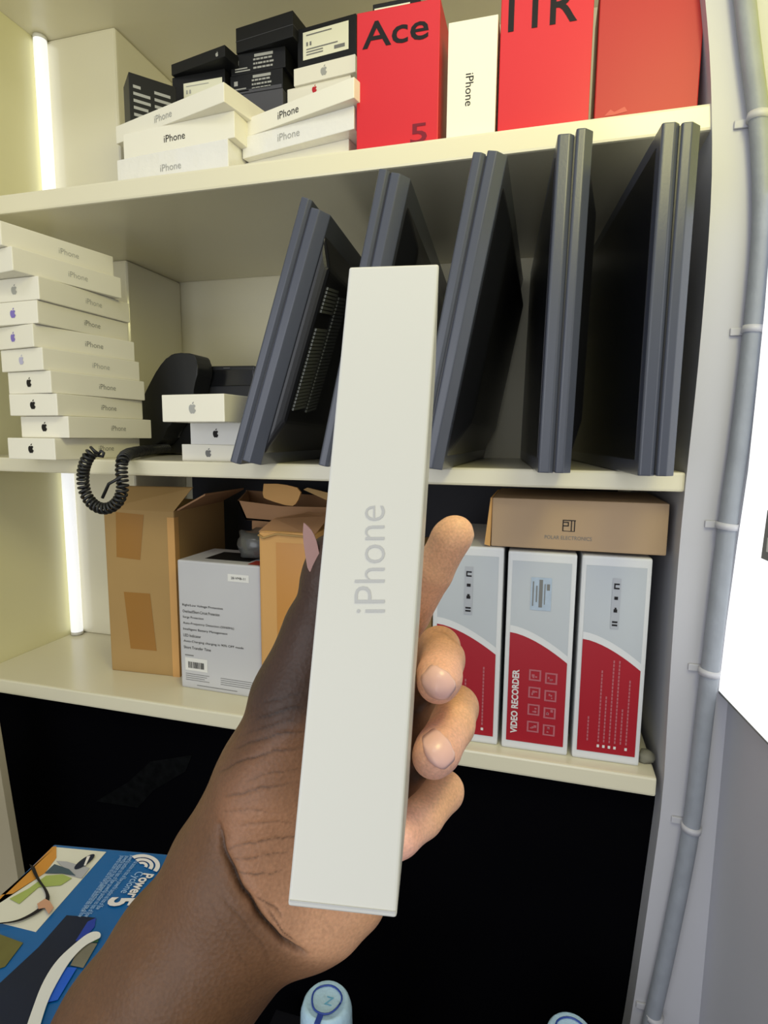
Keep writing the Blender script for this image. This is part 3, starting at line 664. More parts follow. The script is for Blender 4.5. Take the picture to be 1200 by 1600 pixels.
# scrap of grey foam at the corner
bm = bmesh.new(); bmesh.ops.create_icosphere(bm, subdivisions=2, radius=.009); rng = random.Random(1)
for v in bm.verts: v.co *= 1+rng.uniform(-.2, .2); v.co.x *= 1.1; v.co.z *= .9
o = link('crumpled_scrap', mesh_of(bm, 'crumpled_scrap', True), mat('scrap_grey', srgb(128, 126, 112), .8, .2), None, Matrix.Translation(PZ(1008, 1190, zB)+Vector((0, 0, .007)))); tag(o, 'small grey crumpled scrap at the right end of the lowest shelf', 'scrap')

# ------------------------------------------------------------------ blue carton on the counter
ZV = TABZ+.10
vb = [(-80, 1478), (85, 1319), (262, 1334), (300, 1338), (170, 1800), (-300, 1900)]
vp = [PZ(u, v, ZV) for u, v in vb]
vq = [vp[0], vp[1], vp[3], vp[4], vp[5]]
vac = link('vacuum_carton', prism('vacuum_carton', vq, (0, 0, -.10), .0012), BLUEB); recenter(vac)
tag(vac, 'blue printed vacuum cleaner carton lying below the forearm', 'box')
Vm = Matrix.Translation(-vac.location)
def onbox(name, px, m, k=1, r=0):
    return link(name, prism(name, [PZ(u, v, ZV+.0003*k) for u, v in px], (0, 0, -.0002)), m, vac, Vm)
onbox('photo_print', [(0, 1442), (-20, 1425), (82, 1323), (166, 1331), (56, 1456)], mat('photo_cream', srgb(206, 204, 190), .35, .3, var=.06, vscale=30), 1)
onbox('photo_wood', [(-15, 1420), (82, 1323), (88, 1322), (88, 1340), (70, 1364), (20, 1396), (2, 1398)], mat('photo_orange', srgb(190, 130, 50), .35, .3, var=.1, vscale=40), 2)
onbox('photo_green', [(15, 1404), (30, 1412), (60, 1386), (95, 1383), (112, 1372), (98, 1366), (72, 1368), (45, 1388)], mat('photo_lime', srgb(150, 164, 88), .35, .3, var=.1, vscale=40), 3)
onbox('photo_dark', [(70, 1364), (85, 1350), (108, 1358), (118, 1368), (98, 1364)], mat('photo_slate', srgb(58, 76, 88), .35, .3, var=.3, vscale=60), 4)
onbox('photo_shade', [(88, 1345), (104, 1346), (140, 1356), (128, 1372), (112, 1368), (100, 1356)], mat('photo_grey', srgb(160, 160, 165), .35, .3), 3)
onbox('round_head', [(132+16*math.cos(a), 1346-6*math.sin(a)-10*math.cos(a)) for a in [i*math.pi/10 for i in range(20)]], NAVYP, 5)
onbox('head_spoke', [(131, 1352), (134, 1352), (141, 1337), (136, 1338)], INKW, 6)
hosepx = chaikin([(50, 1352), (58, 1372), (72, 1390), (76, 1404), (66, 1418), (48, 1430), (25, 1440), (-5, 1443)], 2)
wd_ = [7-5*i/len(hosepx) for i in range(len(hosepx))]
onbox('hose_picture', [(u-w_*.6, v-w_*.3) for (u, v), w_ in zip(hosepx, wd_)]+[(u+w_*.6, v+w_*.3) for (u, v), w_ in list(zip(hosepx, wd_))[::-1]], INK, 7)
onbox('hand_picture', [(58, 1412), (70, 1404), (78, 1408), (84, 1418), (76, 1428), (70, 1418), (60, 1420)], mat('photo_skin', srgb(186, 140, 112), .4, .3), 8)
onbox('dark_print', [(-60, 1560), (-10, 1545), (60, 1480), (104, 1430), (132, 1432), (150, 1434), (140, 1460), (100, 1490), (60, 1560), (30, 1640), (-60, 1700)], NAVYP, 1)
onbox('blue_print', [(118, 1470), (137, 1440), (150, 1434), (148, 1448), (130, 1468)], mat('print_cobalt', srgb(30, 56, 150), .35, .3), 2)
onbox('olive_print', [(-10, 1456), (36, 1473), (8, 1510), (-20, 1520)], mat('print_olive', srgb(96, 92, 48), .4, .3, var=.35, vscale=60), 2)
onbox('cobalt_print', [(120, 1512), (92, 1510), (66, 1568), (90, 1562)], mat('print_blue', srgb(30, 90, 200), .35, .3, var=.2, vscale=40), 3)
onbox('stone_print', [(128, 1472), (152, 1474), (130, 1512), (110, 1508)], mat('print_stone', srgb(116, 112, 96), .4, .3, var=.3, vscale=60), 3)
onbox('leaf_print', [(142, 1466), (155, 1464), (153, 1472), (140, 1472)], mat('print_leaf', srgb(50, 84, 52), .4, .3), 4)
hp = chaikin([(36, 1620), (50, 1578), (66, 1535), (88, 1500), (118, 1473), (140, 1456), (156, 1455), (158, 1464), (150, 1468), (132, 1477), (110, 1500), (94, 1526), (76, 1560), (66, 1590), (58, 1620)], 2)
onbox('hose_print', hp, mat('print_hose', srgb(214, 214, 208), .35, .3), 6)
def plane_text(name, s_, m, p0, p1, hpx, z, bold=0, flip=1, slant=0):
    a, b = PZ(*p0, z), PZ(*p1, z); x = (b-a); wd = x.length; x.normalize(); y = Vector((0, 0, 1)).cross(x)*flip
    me, mn, mx = text_mesh(s_, bold=bold); me = me.copy(); me.materials.clear()
    sx = wd/(mx[0]-mn[0]); sy = hpx
    M = Matrix(((x.x*sx, y.x*sy, 0, 0), (x.y*sx, y.y*sy, 0, 0), (0, 0, 1, 0), (0, 0, 0, 1)))
    me.transform(Matrix.Translation(a-vac.location) @ M @ Matrix.Translation((-mn[0], -mn[1], 0)))
    return link(name, me, m, vac)
plane_text('printed_name', 'Power', INKW, (224, 1364), (196, 1401), .0105, ZV+.001, .03)
plane_text('printed_name', 'Cyclone', mat('pale_blue_ink', srgb(150, 180, 215), .4, .3), (210, 1361), (184, 1394), .0078, ZV+.0012)
plane_text('printed_numeral', '5', INKW, (172, 1402), (164, 1416), .022, ZV+.001, .04)
for i, (p0, p1) in enumerate((((186, 1337), (122, 1424)), ((194, 1337), (118, 1432)), ((202, 1336), (128, 1432)), ((214, 1338), (146, 1420)))):
    plane_text('small_print', 'powerful suction no loss of flow '*2, mat('pale_blue_ink', srgb(150, 180, 215), .4, .3), p0, p1, .005, ZV+.0008)
for k, (r0, r1) in enumerate(((4, 9), (12, 18), (21, 28))):
    cpx = (222, 1352); arc = [math.radians(a) for a in range(-35, 130, 10)]
    outer = [(cpx[0]+r1*math.cos(a), cpx[1]-r1*.62*math.sin(a)) for a in arc]; inner = [(cpx[0]+r0*math.cos(a), cpx[1]-r0*.62*math.sin(a)) for a in arc[::-1]]
    onbox('swirl_logo', outer+inner, INKW, 3+k)

# ------------------------------------------------------------------ water bottles with sealed blue caps
def bottle(label, u, v, t):
    c = PT(u, v, t); root = bpy.data.objects.new('water_bottle', None); COL.objects.link(root)
    zb = .40
    root.location = (c.x, c.y, zb); tag(root, label, 'bottle', 'water bottles below the counter edge')
    top = c.z-zb
    def lathe(name, prof, m, seg=32, smooth=True):
        bm = bmesh.new(); rings = []
        for r, z in prof: rings.append([bm.verts.new((r*math.cos(2*math.pi*k/seg), r*math.sin(2*math.pi*k/seg), z)) for k in range(seg)])
        for a, b in zip(rings[:-1], rings[1:]):
            for k in range(seg): bm.faces.new((a[k], a[(k+1) % seg], b[(k+1) % seg], b[k]))
        bm.faces.new(rings[0][::-1]); bm.faces.new(rings[-1])
        return link(name, mesh_of(bm, name, smooth), m, root)
    lathe('bottle_body', [(.07, 0), (.078, .01), (.078, top-.16), (.07, top-.11), (.045, top-.075), (.026, top-.05), (.024, top-.03)], NAVY)
    lathe('cap', [(.026, top-.042), (.0275, top-.036), (.0268, top-.012), (.0245, top-.004), (.0215, top), (.020, top-.001), (.001, top-.001)], CAPB)
    ring = [Vector((.0155*math.cos(a)*(1+.06*math.sin(3*a)), .0155*math.sin(a), top+.0006)) for a in [2*math.pi*k/24 for k in range(25)]]
    link('cap_ring', tube_mesh('cap_ring', ring, .0009, 8), mat('cobalt_plastic', srgb(40, 70, 160), .3, .5), root)
    link('pull_tab', boxm('pull_tab', -.003, -.027, top-.001, .003, -.015, top+.001, .0008), mat('cobalt_plastic', (0, 0, 0)), root)
    link('pull_tab', boxm('pull_tab', -.003, -.0285, top-.02, .003, -.0255, top, .0008), mat('cobalt_plastic', (0, 0, 0)), root)
    put_text('printed_mark', 'Z', mat('cyan_ink', srgb(110, 180, 215), .4, .3), root, Matrix.Translation((.003, .0, top-.0004)), height=.009)
    return root
bottle('blue capped water bottle below the wrist, the one fully showing its cap', 510, 1562, .60)
bottle('blue capped water bottle at the bottom edge, right of the other bottle', 893, 1613, .60)
fs = slab('bottle_ledge', -.35, .38, .37, .40, .69, .40, mat('dark_counter', (0, 0, 0))); recenter(fs); tag(fs, 'black ledge carrying the two water bottles', 'ledge')

# ------------------------------------------------------------------ held phone box
W = .0262
def wpx(u, v, tt): return PT(u, v, tt)
tt_, tb_ = W*FPX/141, W*FPX/168
FT = [PT(545, 414, tt_), PT(686, 414, tt_*1.002)]; FB = [PT(450, 1414, tb_*1.012), PT(619.5, 1438, tb_*.99)]
mt = (FT[0]+FT[1])/2; mb = (FB[0]+FB[1])/2
zax = (mt-mb).normalized(); Hh = (mt-mb).length
xax = ((FT[1]-FT[0])+(FB[1]-FB[0])); xax = (xax - zax*xax.dot(zax)).normalized(); yax = zax.cross(xax)
Mh = Matrix(((xax.x, yax.x, zax.x, mb.x), (xax.y, yax.y, zax.y, mb.y), (xax.z, yax.z, zax.z, mb.z), (0, 0, 0, 1)))
HD = .080
# exact front outline, extruded along the box depth
Mi = Mh.inverted()
f4 = [Mi @ p for p in (FB[0], FB[1], FT[1], FT[0])]
for p in f4: p.y = 0
dv = Vector((.0022, HD, 0))
hero = link('phone_box', prism('phone_box', f4, dv, .0009, 3), HERO, None, Mh)
tag(hero, 'slim white phone box held upright on edge in the hand', 'box')
def hero_pt(u, v, off=.00012):
    n = -yax; return Mi @ PP(u, v, Mh.translation+n*off, n)
a, b = hero_pt(578, 957), hero_pt(578, 790)
tl_ = (b-a).length; me, mn, mx = text_mesh('iPhone', bold=-.012); me = me.copy(); me.materials.clear()
xd = (b-a).normalized(); yd = Vector((-xd.z, 0, xd.x)); yd = yd if (hero_pt(560, 870)-hero_pt(600, 870)).dot(yd) > 0 else -yd
sx = tl_/(mx[0]-mn[0]); sy = (hero_pt(554, 870)-hero_pt(601, 870)).length/(mx[1]-mn[1])
M = Matrix(((xd.x*sx, yd.x*sy, 0, 0), (0, 0, 1, 0), (xd.z*sx, yd.z*sy, 0, 0), (0, 0, 0, 1)))
me.transform(Matrix.Translation((a+b)/2+Vector((0, 0, 0))) @ M @ Matrix.Translation((-(mn[0]+mx[0])/2, -(mn[1]+mx[1])/2, 0)))
o = link('printed_name', me, INKF, hero); part(o, 'faint grey lettering')
eb = [Mi @ p for p in (FB[0], FB[1])]
o = link('base_edge', prism('base_edge', [(f4[0].x+.0004, -.0002, f4[0].z+.0016), (f4[1].x-.0004, -.0002, f4[1].z+.0016), (f4[1].x-.0004, -.0002, f4[1].z+.0012), (f4[0].x+.0004, -.0002, f4[0].z+.0012)], (0, .0003, 0)), INKF, hero)

# ------------------------------------------------------------------ hand and forearm (one continuous surface)
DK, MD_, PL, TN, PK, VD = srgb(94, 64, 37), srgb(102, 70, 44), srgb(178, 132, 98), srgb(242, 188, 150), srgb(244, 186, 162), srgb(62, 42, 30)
KN = srgb(196, 146, 112)
chains = [  # (smooth k, [(u, v, t, r, colour)...])
 (.012, [(150, 1760, .200, .0310, DK), (225, 1620, .203, .0300, DK), (300, 1500, .207, .0285, DK), (375, 1410, .211, .0270, MD_)]),
 (.012, [(375, 1410, .211, .0255, MD_), (440, 1370, .212, .0255, MD_), (480, 1430, .206, .0130, PL)]),
 (.010, [(440, 1390, .208, .0190, MD_), (500, 1425, .203, .0125, PL), (545, 1395, .205, .0130, PL)]),           # heel of the palm
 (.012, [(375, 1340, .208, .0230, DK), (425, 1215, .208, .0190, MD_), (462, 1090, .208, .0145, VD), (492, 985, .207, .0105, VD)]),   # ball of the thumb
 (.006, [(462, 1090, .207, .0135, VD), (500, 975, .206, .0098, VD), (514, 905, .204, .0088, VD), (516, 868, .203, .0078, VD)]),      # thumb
 (.012, [(440, 1370, .215, .0210, MD_), (520, 1250, .252, .0140, PL), (585, 1120, .276, .0110, PL)]),
 (.012, [(470, 1400, .214, .0180, PL), (560, 1310, .250, .0140, PL), (620, 1230, .268, .0110, PL)]),
 (.012, [(430, 1250, .220, .0180, MD_), (520, 1120, .260, .0130, PL), (570, 1050, .276, .0105, PL)]),
 (.005, [(575, 1060, .276, .0105, MD_), (640, 960, .268, .0095, TN), (676, 895, .258, .0090, TN), (704, 842, .252, .0086, TN), (711, 834, .251, .0084, TN)]),    # index
 (.004, [(590, 1130, .274, .0100, MD_), (655, 1060, .266, .0095, MD_), (686, 1012, .246, .0090, KN), (692, 1030, .232, .0088, KN), (686, 1058, .219, .0086, PK), (684, 1066, .213, .0080, PK)]),  # middle
 (.004, [(610, 1180, .268, .0100, MD_), (675, 1150, .260, .0095, MD_), (714, 1105, .243, .0090, KN), (707, 1132, .229, .0088, TN), (684, 1172, .213, .0084, PK), (677, 1182, .209, .0080, PK)]),  # ring
 (.004, [(610, 1250, .264, .0100, PL), (665, 1262, .252, .0085, MD_), (694, 1236, .236, .0080, TN), (660, 1276, .222, .0078, TN), (625, 1306, .212, .0074, PK), (600, 1322, .209, .0070, PK)]),  # little
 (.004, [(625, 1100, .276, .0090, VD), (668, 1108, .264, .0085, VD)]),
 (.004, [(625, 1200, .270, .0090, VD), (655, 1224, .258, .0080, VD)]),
]
allp = []; segs = []
for ci, (k, nodes) in enumerate(chains):
    P = [PT(u, v, t) for u, v, t, r, c in nodes]
    for i in range(len(P)-1): segs.append((ci, k, np.array(P[i]), np.array(P[i+1]), nodes[i][3], nodes[i+1][3]))
    for p, n in zip(P, nodes): allp.append((np.array(p), n[3], np.array(n[4])))
VX = .00135
mn = np.min([p-r for p, r, c in allp], 0)-.006; mx = np.max([p+r for p, r, c in allp], 0)+.006
dims = np.ceil((mx-mn)/VX).astype(int)+1
F = np.full(dims, .03, np.float32)
axs = [mn[i]+VX*np.arange(dims[i]) for i in range(3)]
def smin(a, b, k):
    h = np.clip(.5+.5*(b-a)/k, 0, 1); return b*(1-h)+a*h-k*h*(1-h)
FINGERS = {8, 9, 10, 11}
def seg_field(a, b, ra, rb, sl):
    X = axs[0][sl[0]][:, None, None]; Y = axs[1][sl[1]][None, :, None]; Z = axs[2][sl[2]][None, None, :]
    d = b-a; L2 = d.dot(d)
    t = np.clip(((X-a[0])*d[0]+(Y-a[1])*d[1]+(Z-a[2])*d[2])/L2, 0, 1)
    return (np.sqrt((X-a[0]-t*d[0])**2+(Y-a[1]-t*d[1])**2+(Z-a[2]-t*d[2])**2)-(ra+(rb-ra)*t)).astype(np.float32)
def chain_field(ci):
    G = np.full(dims, .03, np.float32); lo, hi = None, None
    for c, k, a, b, ra, rb in segs:
        if c != ci: continue
        m = max(ra, rb)+.02
        i0 = np.maximum(((np.minimum(a, b)-m-mn)/VX).astype(int), 0); i1 = np.minimum(((np.maximum(a, b)+m-mn)/VX).astype(int)+2, dims)
        sl = tuple(slice(i0[j], i1[j]) for j in range(3))
        G[sl] = smin(G[sl], seg_field(a, b, ra, rb, sl), .002 if ci in FINGERS else .006)
    return G
for ci, (k, nodes) in enumerate(chains):
    F = smin(F, chain_field(ci), .0022 if ci in FINGERS else (.006 if ci == 4 else k))
def surface_nets(F):
    s = F < 0
    cnt = np.zeros(np.array(F.shape)-1, np.float32); acc = np.zeros(tuple(np.array(F.shape)-1)+(3,), np.float32)
    A = np.array(F.shape)-1
    def cv(o): return tuple(slice(o[i], o[i]+A[i]) for i in range(3))
    corners = [(i, j, k) for i in (0, 1) for j in (0, 1) for k in (0, 1)]
    for c in corners:
        for ax in range(3):
            if c[ax] == 1: continue
            d = list(c); d[ax] = 1
            f0 = F[cv(c)]; f1 = F[cv(d)]; x = (f0 < 0) != (f1 < 0)
            t = np.where(x, f0/np.where(f0 == f1, 1, f0-f1), 0)
            cnt += x
            for j in range(3): acc[..., j] += np.where(x, c[j]+(t if j == ax else 0), 0)
    act = cnt > 0; idx = -np.ones(act.shape, np.int64); idx[act] = np.arange(act.sum())
    base = np.argwhere(act).astype(np.float32); V = base+acc[act]/cnt[act][:, None]
    faces = []
    for ax in range(3):
        o = [0, 0, 0]; o[ax] = 1
        n = np.array(F.shape); n[ax] -= 1
        a = F[tuple(slice(0, n[i]) for i in range(3))] < 0
        b = F[tuple(slice(o[i], o[i]+n[i]) for i in range(3))] < 0
        for flip in (False, True):
            E = np.argwhere((a & ~b) if not flip else (~a & b))
            j, k = [(1, 2), (2, 0), (0, 1)][ax]
            E = E[(E[:, j] > 0) & (E[:, k] > 0) & (E[:, j] < F.shape[j]-1) & (E[:, k] < F.shape[k]-1)]
            def g(dj, dk):
                q = E.copy(); q[:, j] += dj; q[:, k] += dk; return idx[q[:, 0], q[:, 1], q[:, 2]]
            q = np.stack([g(-1, -1), g(0, -1), g(0, 0), g(-1, 0)], 1)
            faces.append(q[:, ::-1] if flip else q)
    return V, np.concatenate(faces)
V, Q = surface_nets(F); V = V*VX+mn
def smooth(V, Q, n):
    e = np.concatenate([Q[:, [0, 1]], Q[:, [1, 2]], Q[:, [2, 3]], Q[:, [3, 0]]])
    for _ in range(n):
        S = np.zeros_like(V); c = np.zeros(len(V))
        for k in range(3): S[:, k] = np.bincount(e[:, 0], V[e[:, 1], k], len(V))+np.bincount(e[:, 1], V[e[:, 0], k], len(V))
        c = np.bincount(e[:, 0], minlength=len(V))+np.bincount(e[:, 1], minlength=len(V)); V = V*.4+.6*S/c[:, None]
    return V
V = smooth(V, Q, 3)
# one subdivision so that skin folds can be cut in
def subdivide(V, Q):
    n = len(V); e = np.sort(np.concatenate([Q[:, [0, 1]], Q[:, [1, 2]], Q[:, [2, 3]], Q[:, [3, 0]]]), 1)
    key = e[:, 0]*n+e[:, 1]; uq, inv = np.unique(key, return_inverse=True)
    em = (V[uq//n]+V[uq % n])/2; fm = V[Q].mean(1); m = len(Q); ei = n+inv.reshape(4, m); fi = n+len(uq)+np.arange(m)
    V2 = np.concatenate([V, em, fm]); q = []
    for k in range(4): q.append(np.stack([Q[:, k], ei[k], fi, ei[(k+3) % 4]], 1))
    return V2, np.concatenate(q)
V, Q = subdivide(V, Q); V = smooth(V, Q, 2)
# colour by nearby anatomy
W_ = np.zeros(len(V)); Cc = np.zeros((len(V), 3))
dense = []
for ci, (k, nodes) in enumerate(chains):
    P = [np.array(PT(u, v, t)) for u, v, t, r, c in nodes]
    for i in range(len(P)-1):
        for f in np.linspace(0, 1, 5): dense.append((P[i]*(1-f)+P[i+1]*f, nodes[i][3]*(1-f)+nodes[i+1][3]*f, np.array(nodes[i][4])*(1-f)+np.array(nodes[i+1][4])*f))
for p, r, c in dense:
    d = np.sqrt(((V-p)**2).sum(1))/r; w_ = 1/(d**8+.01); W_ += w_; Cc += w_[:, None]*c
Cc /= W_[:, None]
# screen-independent paler palm patch: radial brightening about points of the palm skin
def blob(V, p, r, s=1): d = ((V-np.array(p))**2).sum(1)/(r*r); return np.exp(-d)*s
pal = 0*np.clip(blob(V, PT(475, 1320, .188), .014, .75)+blob(V, PT(520, 1440, .192), .018, 1.0)+blob(V, PT(470, 1400, .190), .012, .6)+blob(V, PT(415, 1250, .190), .009, .3), 0, 1)[:, None]
Cc = Cc*(1-pal)+np.array(srgb(206, 160, 124))*pal
uu0 = CX+FPX*((V-np.array(O))@np.array(_R))/((V-np.array(O))@np.array(_F)); vv0 = CY-FPX*((V-np.array(O))@np.array(_U))/((V-np.array(O))@np.array(_F)); tt0 = (V-np.array(O))@np.array(_F)
PALM = [(352, 1215), (340, 1265), (348, 1330), (372, 1385), (405, 1435), (432, 1466), (458, 1484), (500, 1500), (700, 1500), (700, 1120), (480, 1120), (400, 1165)]
ins = np.zeros(len(V), bool); dmin = np.full(len(V), 1e9)
for i in range(len(PALM)):
    a = np.array(PALM[i], float); b_ = np.array(PALM[(i+1) % len(PALM)], float)
    c_ = ((a[1] > vv0) != (b_[1] > vv0)) & (uu0 < (b_[0]-a[0])*(vv0-a[1])/(b_[1]-a[1]+1e-9)+a[0]); ins ^= c_
    d = b_-a; t_ = np.clip(((uu0-a[0])*d[0]+(vv0-a[1])*d[1])/(d@d), 0, 1); dmin = np.minimum(dmin, np.hypot(uu0-a[0]-t_*d[0], vv0-a[1]-t_*d[1]))
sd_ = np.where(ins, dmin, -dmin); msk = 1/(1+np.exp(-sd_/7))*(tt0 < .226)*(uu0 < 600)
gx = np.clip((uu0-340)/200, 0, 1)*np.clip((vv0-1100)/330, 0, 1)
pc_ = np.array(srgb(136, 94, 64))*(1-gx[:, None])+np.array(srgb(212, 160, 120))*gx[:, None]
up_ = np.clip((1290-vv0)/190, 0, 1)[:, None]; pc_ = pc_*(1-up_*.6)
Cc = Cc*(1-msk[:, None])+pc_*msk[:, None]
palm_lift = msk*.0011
# folds: dark creases along sight lines on the visible side of the palm
FUV = np.stack([(V-np.array(O))@np.array(_R), (V-np.array(O))@np.array(_U), (V-np.array(O))@np.array(_F)], 1)
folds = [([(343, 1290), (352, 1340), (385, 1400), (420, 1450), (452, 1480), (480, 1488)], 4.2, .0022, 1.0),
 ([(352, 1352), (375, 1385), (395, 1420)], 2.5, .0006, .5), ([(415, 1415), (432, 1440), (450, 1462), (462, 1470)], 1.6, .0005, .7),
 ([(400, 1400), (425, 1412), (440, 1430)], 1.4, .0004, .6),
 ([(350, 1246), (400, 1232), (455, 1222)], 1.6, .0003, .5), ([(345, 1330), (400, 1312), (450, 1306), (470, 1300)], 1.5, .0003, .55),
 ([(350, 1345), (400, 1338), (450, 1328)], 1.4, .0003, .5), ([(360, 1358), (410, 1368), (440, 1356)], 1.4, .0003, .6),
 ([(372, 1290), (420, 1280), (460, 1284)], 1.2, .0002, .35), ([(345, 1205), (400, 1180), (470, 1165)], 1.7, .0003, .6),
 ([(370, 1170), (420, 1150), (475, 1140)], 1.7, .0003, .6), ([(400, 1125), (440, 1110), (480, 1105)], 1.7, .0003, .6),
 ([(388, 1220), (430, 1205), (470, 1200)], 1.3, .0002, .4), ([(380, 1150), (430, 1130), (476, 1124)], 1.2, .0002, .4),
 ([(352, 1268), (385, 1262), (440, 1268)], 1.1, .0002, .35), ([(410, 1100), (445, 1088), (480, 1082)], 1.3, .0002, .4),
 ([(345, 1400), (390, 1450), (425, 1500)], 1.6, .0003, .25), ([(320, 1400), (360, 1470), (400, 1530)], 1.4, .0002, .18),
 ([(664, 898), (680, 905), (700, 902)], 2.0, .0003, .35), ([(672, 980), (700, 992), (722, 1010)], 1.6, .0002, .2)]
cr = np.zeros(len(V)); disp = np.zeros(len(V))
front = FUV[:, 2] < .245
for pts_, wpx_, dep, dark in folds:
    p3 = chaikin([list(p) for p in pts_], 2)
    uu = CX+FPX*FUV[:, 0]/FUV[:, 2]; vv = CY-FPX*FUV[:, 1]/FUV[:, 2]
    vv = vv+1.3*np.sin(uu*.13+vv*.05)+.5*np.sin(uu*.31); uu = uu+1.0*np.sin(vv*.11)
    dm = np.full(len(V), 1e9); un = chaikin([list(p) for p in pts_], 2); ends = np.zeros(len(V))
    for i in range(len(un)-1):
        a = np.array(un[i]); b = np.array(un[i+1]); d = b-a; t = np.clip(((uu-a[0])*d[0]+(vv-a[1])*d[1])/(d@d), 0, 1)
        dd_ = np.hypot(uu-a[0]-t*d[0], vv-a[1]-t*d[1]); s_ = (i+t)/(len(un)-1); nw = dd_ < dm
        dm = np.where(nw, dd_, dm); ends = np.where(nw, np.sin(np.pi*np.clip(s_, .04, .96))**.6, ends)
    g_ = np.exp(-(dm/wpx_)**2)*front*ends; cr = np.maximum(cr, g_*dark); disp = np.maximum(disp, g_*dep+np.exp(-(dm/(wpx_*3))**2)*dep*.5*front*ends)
# normals
def vnormals(V, Q):
    fn = np.cross(V[Q[:, 2]]-V[Q[:, 0]], V[Q[:, 3]]-V[Q[:, 1]]); N = np.zeros_like(V)
    for c in range(4):
        for k in range(3): N[:, k] += np.bincount(Q[:, c], fn[:, k], len(V))
    return N/np.maximum(np.linalg.norm(N, axis=1), 1e-12)[:, None]
N = vnormals(V, Q)
cen = V.mean(0)
if ((V-np.array(PT(300, 1500, .207)))*N)[np.linalg.norm(V-np.array(PT(300, 1500, .207)), axis=1) < .035].sum() < 0: Q = Q[:, ::-1]; N = -N
V = V-N*(disp-palm_lift)[:, None]
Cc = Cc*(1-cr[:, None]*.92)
me = bpy.data.meshes.new('person'); me.vertices.add(len(V)); me.loops.add(len(Q)*4); me.polygons.add(len(Q))
org = np.array(PT(225, 1620, .203)); me.vertices.foreach_set('co', (V-org).astype(np.float32).ravel())
me.loops.foreach_set('vertex_index', Q.astype(np.int32).ravel()); me.polygons.foreach_set('loop_start', np.arange(0, len(Q)*4, 4, dtype=np.int32)); me.polygons.foreach_set('loop_total', np.full(len(Q), 4, np.int32))
me.update(calc_edges=True); me.validate()
me.polygons.foreach_set('use_smooth', np.ones(len(me.polygons), bool))
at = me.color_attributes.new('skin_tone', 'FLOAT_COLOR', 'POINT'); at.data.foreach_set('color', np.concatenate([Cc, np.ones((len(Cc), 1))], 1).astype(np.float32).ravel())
sk = bpy.data.materials.new('skin'); sk.use_nodes = True; nt = sk.node_tree; b = nt.nodes['Principled BSDF']
va = nt.nodes.new('ShaderNodeVertexColor'); va.layer_name = 'skin_tone'
tc = nt.nodes.new('ShaderNodeTexCoord')
n1 = nt.nodes.new('ShaderNodeTexNoise'); n1.inputs['Scale'].default_value = 900; n1.inputs['Detail'].default_value = 3
n2 = nt.nodes.new('ShaderNodeTexNoise'); n2.inputs['Scale'].default_value = 60; n2.inputs['Detail'].default_value = 5
mp = nt.nodes.new('ShaderNodeMapRange'); mp.inputs['To Min'].default_value = .72; mp.inputs['To Max'].default_value = 1.28
mp2 = nt.nodes.new('ShaderNodeMapRange'); mp2.inputs['To Min'].default_value = .74; mp2.inputs['To Max'].default_value = 1.26
ml = nt.nodes.new('ShaderNodeVectorMath'); ml.operation = 'SCALE'; ml2 = nt.nodes.new('ShaderNodeVectorMath'); ml2.operation = 'SCALE'
for n_ in (n1, n2): nt.links.new(tc.outputs['Object'], n_.inputs['Vector'])
nt.links.new(n1.outputs['Fac'], mp.inputs['Value']); nt.links.new(n2.outputs['Fac'], mp2.inputs['Value'])
nt.links.new(va.outputs['Color'], ml.inputs[0]); nt.links.new(mp.outputs['Result'], ml.inputs['Scale'])
nt.links.new(ml.outputs['Vector'], ml2.inputs[0]); nt.links.new(mp2.outputs['Result'], ml2.inputs['Scale'])
nt.links.new(ml2.outputs['Vector'], b.inputs['Base Color'])
vo = nt.nodes.new('ShaderNodeTexVoronoi'); vo.inputs['Scale'].default_value = 700; nt.links.new(tc.outputs['Object'], vo.inputs['Vector'])
bp = nt.nodes.new('ShaderNodeBump'); bp.inputs['Strength'].default_value = .22; bp.inputs['Distance'].default_value = .0005
nt.links.new(vo.outputs['Distance'], bp.inputs['Height']); nt.links.new(bp.outputs['Normal'], b.inputs['Normal'])
b.inputs['Roughness'].default_value = .5; b.inputs['Specular IOR Level'].default_value = .35
b.inputs['Subsurface Weight'].default_value = .08; b.inputs['Subsurface Radius'].default_value = (.004, .0015, .0008); b.inputs['Subsurface Scale'].default_value = 1
me.materials.append(sk)
person = bpy.data.objects.new('person', me); COL.objects.link(person); person.location = org
tag(person, "bare left hand and forearm gripping the slim white phone box", 'person')

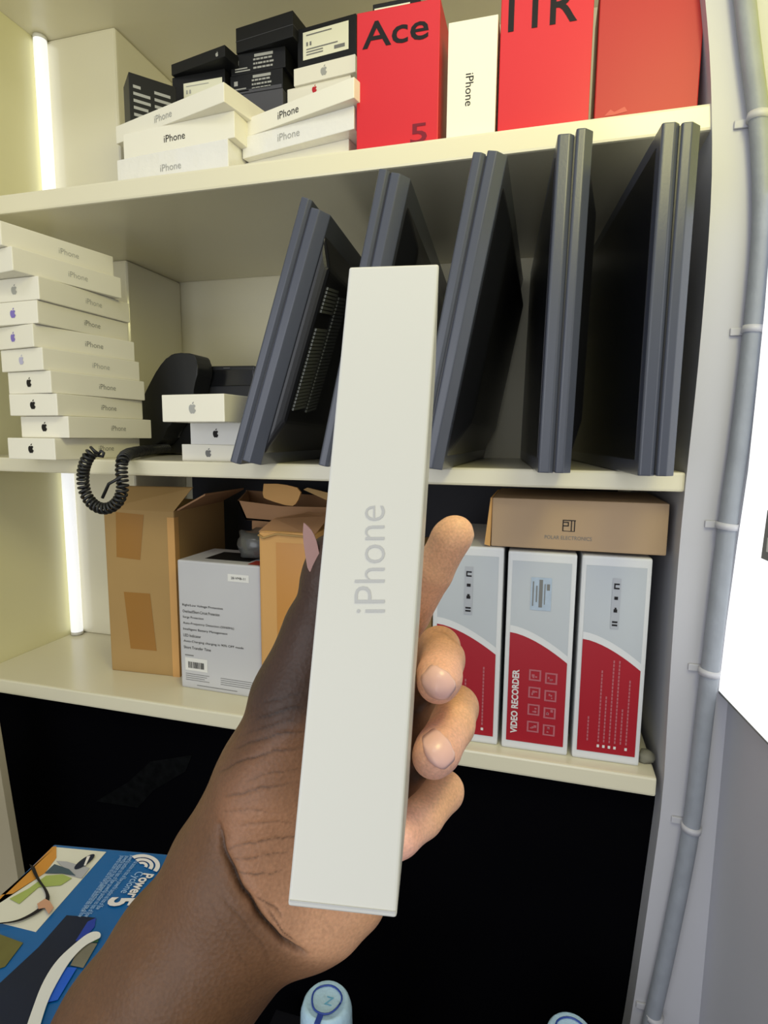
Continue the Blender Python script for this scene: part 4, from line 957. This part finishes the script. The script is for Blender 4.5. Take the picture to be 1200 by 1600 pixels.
# fingernails
from mathutils.bvhtree import BVHTree
BVH = BVHTree.FromPolygons([tuple(v) for v in V], [tuple(int(i) for i in q) for q in Q])
NAIL = mat('nail', srgb(246, 198, 190), .3, .45, coat=.15); NAILP = mat('thumb_nail', srgb(152, 110, 98), .3, .5)
def nail(name, base, tip, nrm, wdt, r, m):
    """curved plate from base to tip, facing nrm"""
    base, tip, nrm = Vector(base), Vector(tip), Vector(nrm).normalized(); y = (tip-base); ln = y.length; y.normalize(); nrm = (nrm-y*nrm.dot(y)).normalized(); x = y.cross(nrm)
    bm = bmesh.new(); NU, NV = 12, 12; G = []
    for j in range(NV+1):
        s_ = j/NV; row = []
        hw = wdt/2*min(1, (1-(1-min(s_/.35, 1))**2)**.5*.6+.4) if s_ < .35 else wdt/2*(1-.38*max(0, (s_-.72)/.28)**2)
        for i in range(NU+1):
            a = (i/NU*2-1); xx_ = a*hw; zz = -r*(1-math.sqrt(max(0, 1-(xx_/r*.95)**2))); yy = s_*ln + (ln*.12*(1-a*a) if j == NV else 0)*1 - (ln*.1*(a*a) if j == 0 else 0)*-1
            zl = -.0006*(2*s_-1)**2
            p_ = base+x*xx_+y*yy+nrm*(zz+zl)
            hit = BVH.ray_cast(p_+nrm*.012, -nrm, .03)[0]
            if hit is not None: p_ = hit+nrm*(.0003-.0004*(abs(a)**6)-.0003*(1-min(1, s_*4)))
            row.append(bm.verts.new(p_))
        G.append(row)
    for j in range(NV):
        for i in range(NU): bm.faces.new((G[j][i], G[j][i+1], G[j+1][i+1], G[j+1][i]))
    me_ = mesh_of(bm, name, True); o = link(name, me_, m, person, Matrix.Translation(-person.location))
    sd = o.modifiers.new('thickness', 'SOLIDIFY'); sd.thickness = .0002; sd.offset = 0
    return o
toC = lambda p: (O-Vector(p)).normalized()
def nail_px(b_, t_, tb, tt2, tilt, w_, r_, m):
    p, q = PT(*b_, tb), PT(*t_, tt2); nrm = toC(p)+_R*tilt[0]+_U*tilt[1]
    o = nail('fingernail', p, q, nrm, w_, r_, m); return o
nail_px((700, 1050), (674, 1083), .208, .206, (.35, .1), .0122, .0082, NAIL)
nail_px((703, 1158), (671, 1182), .206, .204, (.4, .1), .0128, .0082, NAIL)
o = link('thumbnail', prism('thumbnail', [PT(u, v, .196) for u, v in chaikin([(474, 816), (484, 824), (493, 840), (498, 860), (501, 880), (501, 893), (490, 895), (481, 893), (477, 868), (473, 840), (474, 816)], 1)[:-1]], _F*.0012, .0003), NAILP, person, Matrix.Translation(-person.location)); part(o, 'pinkish brown thumbnail')
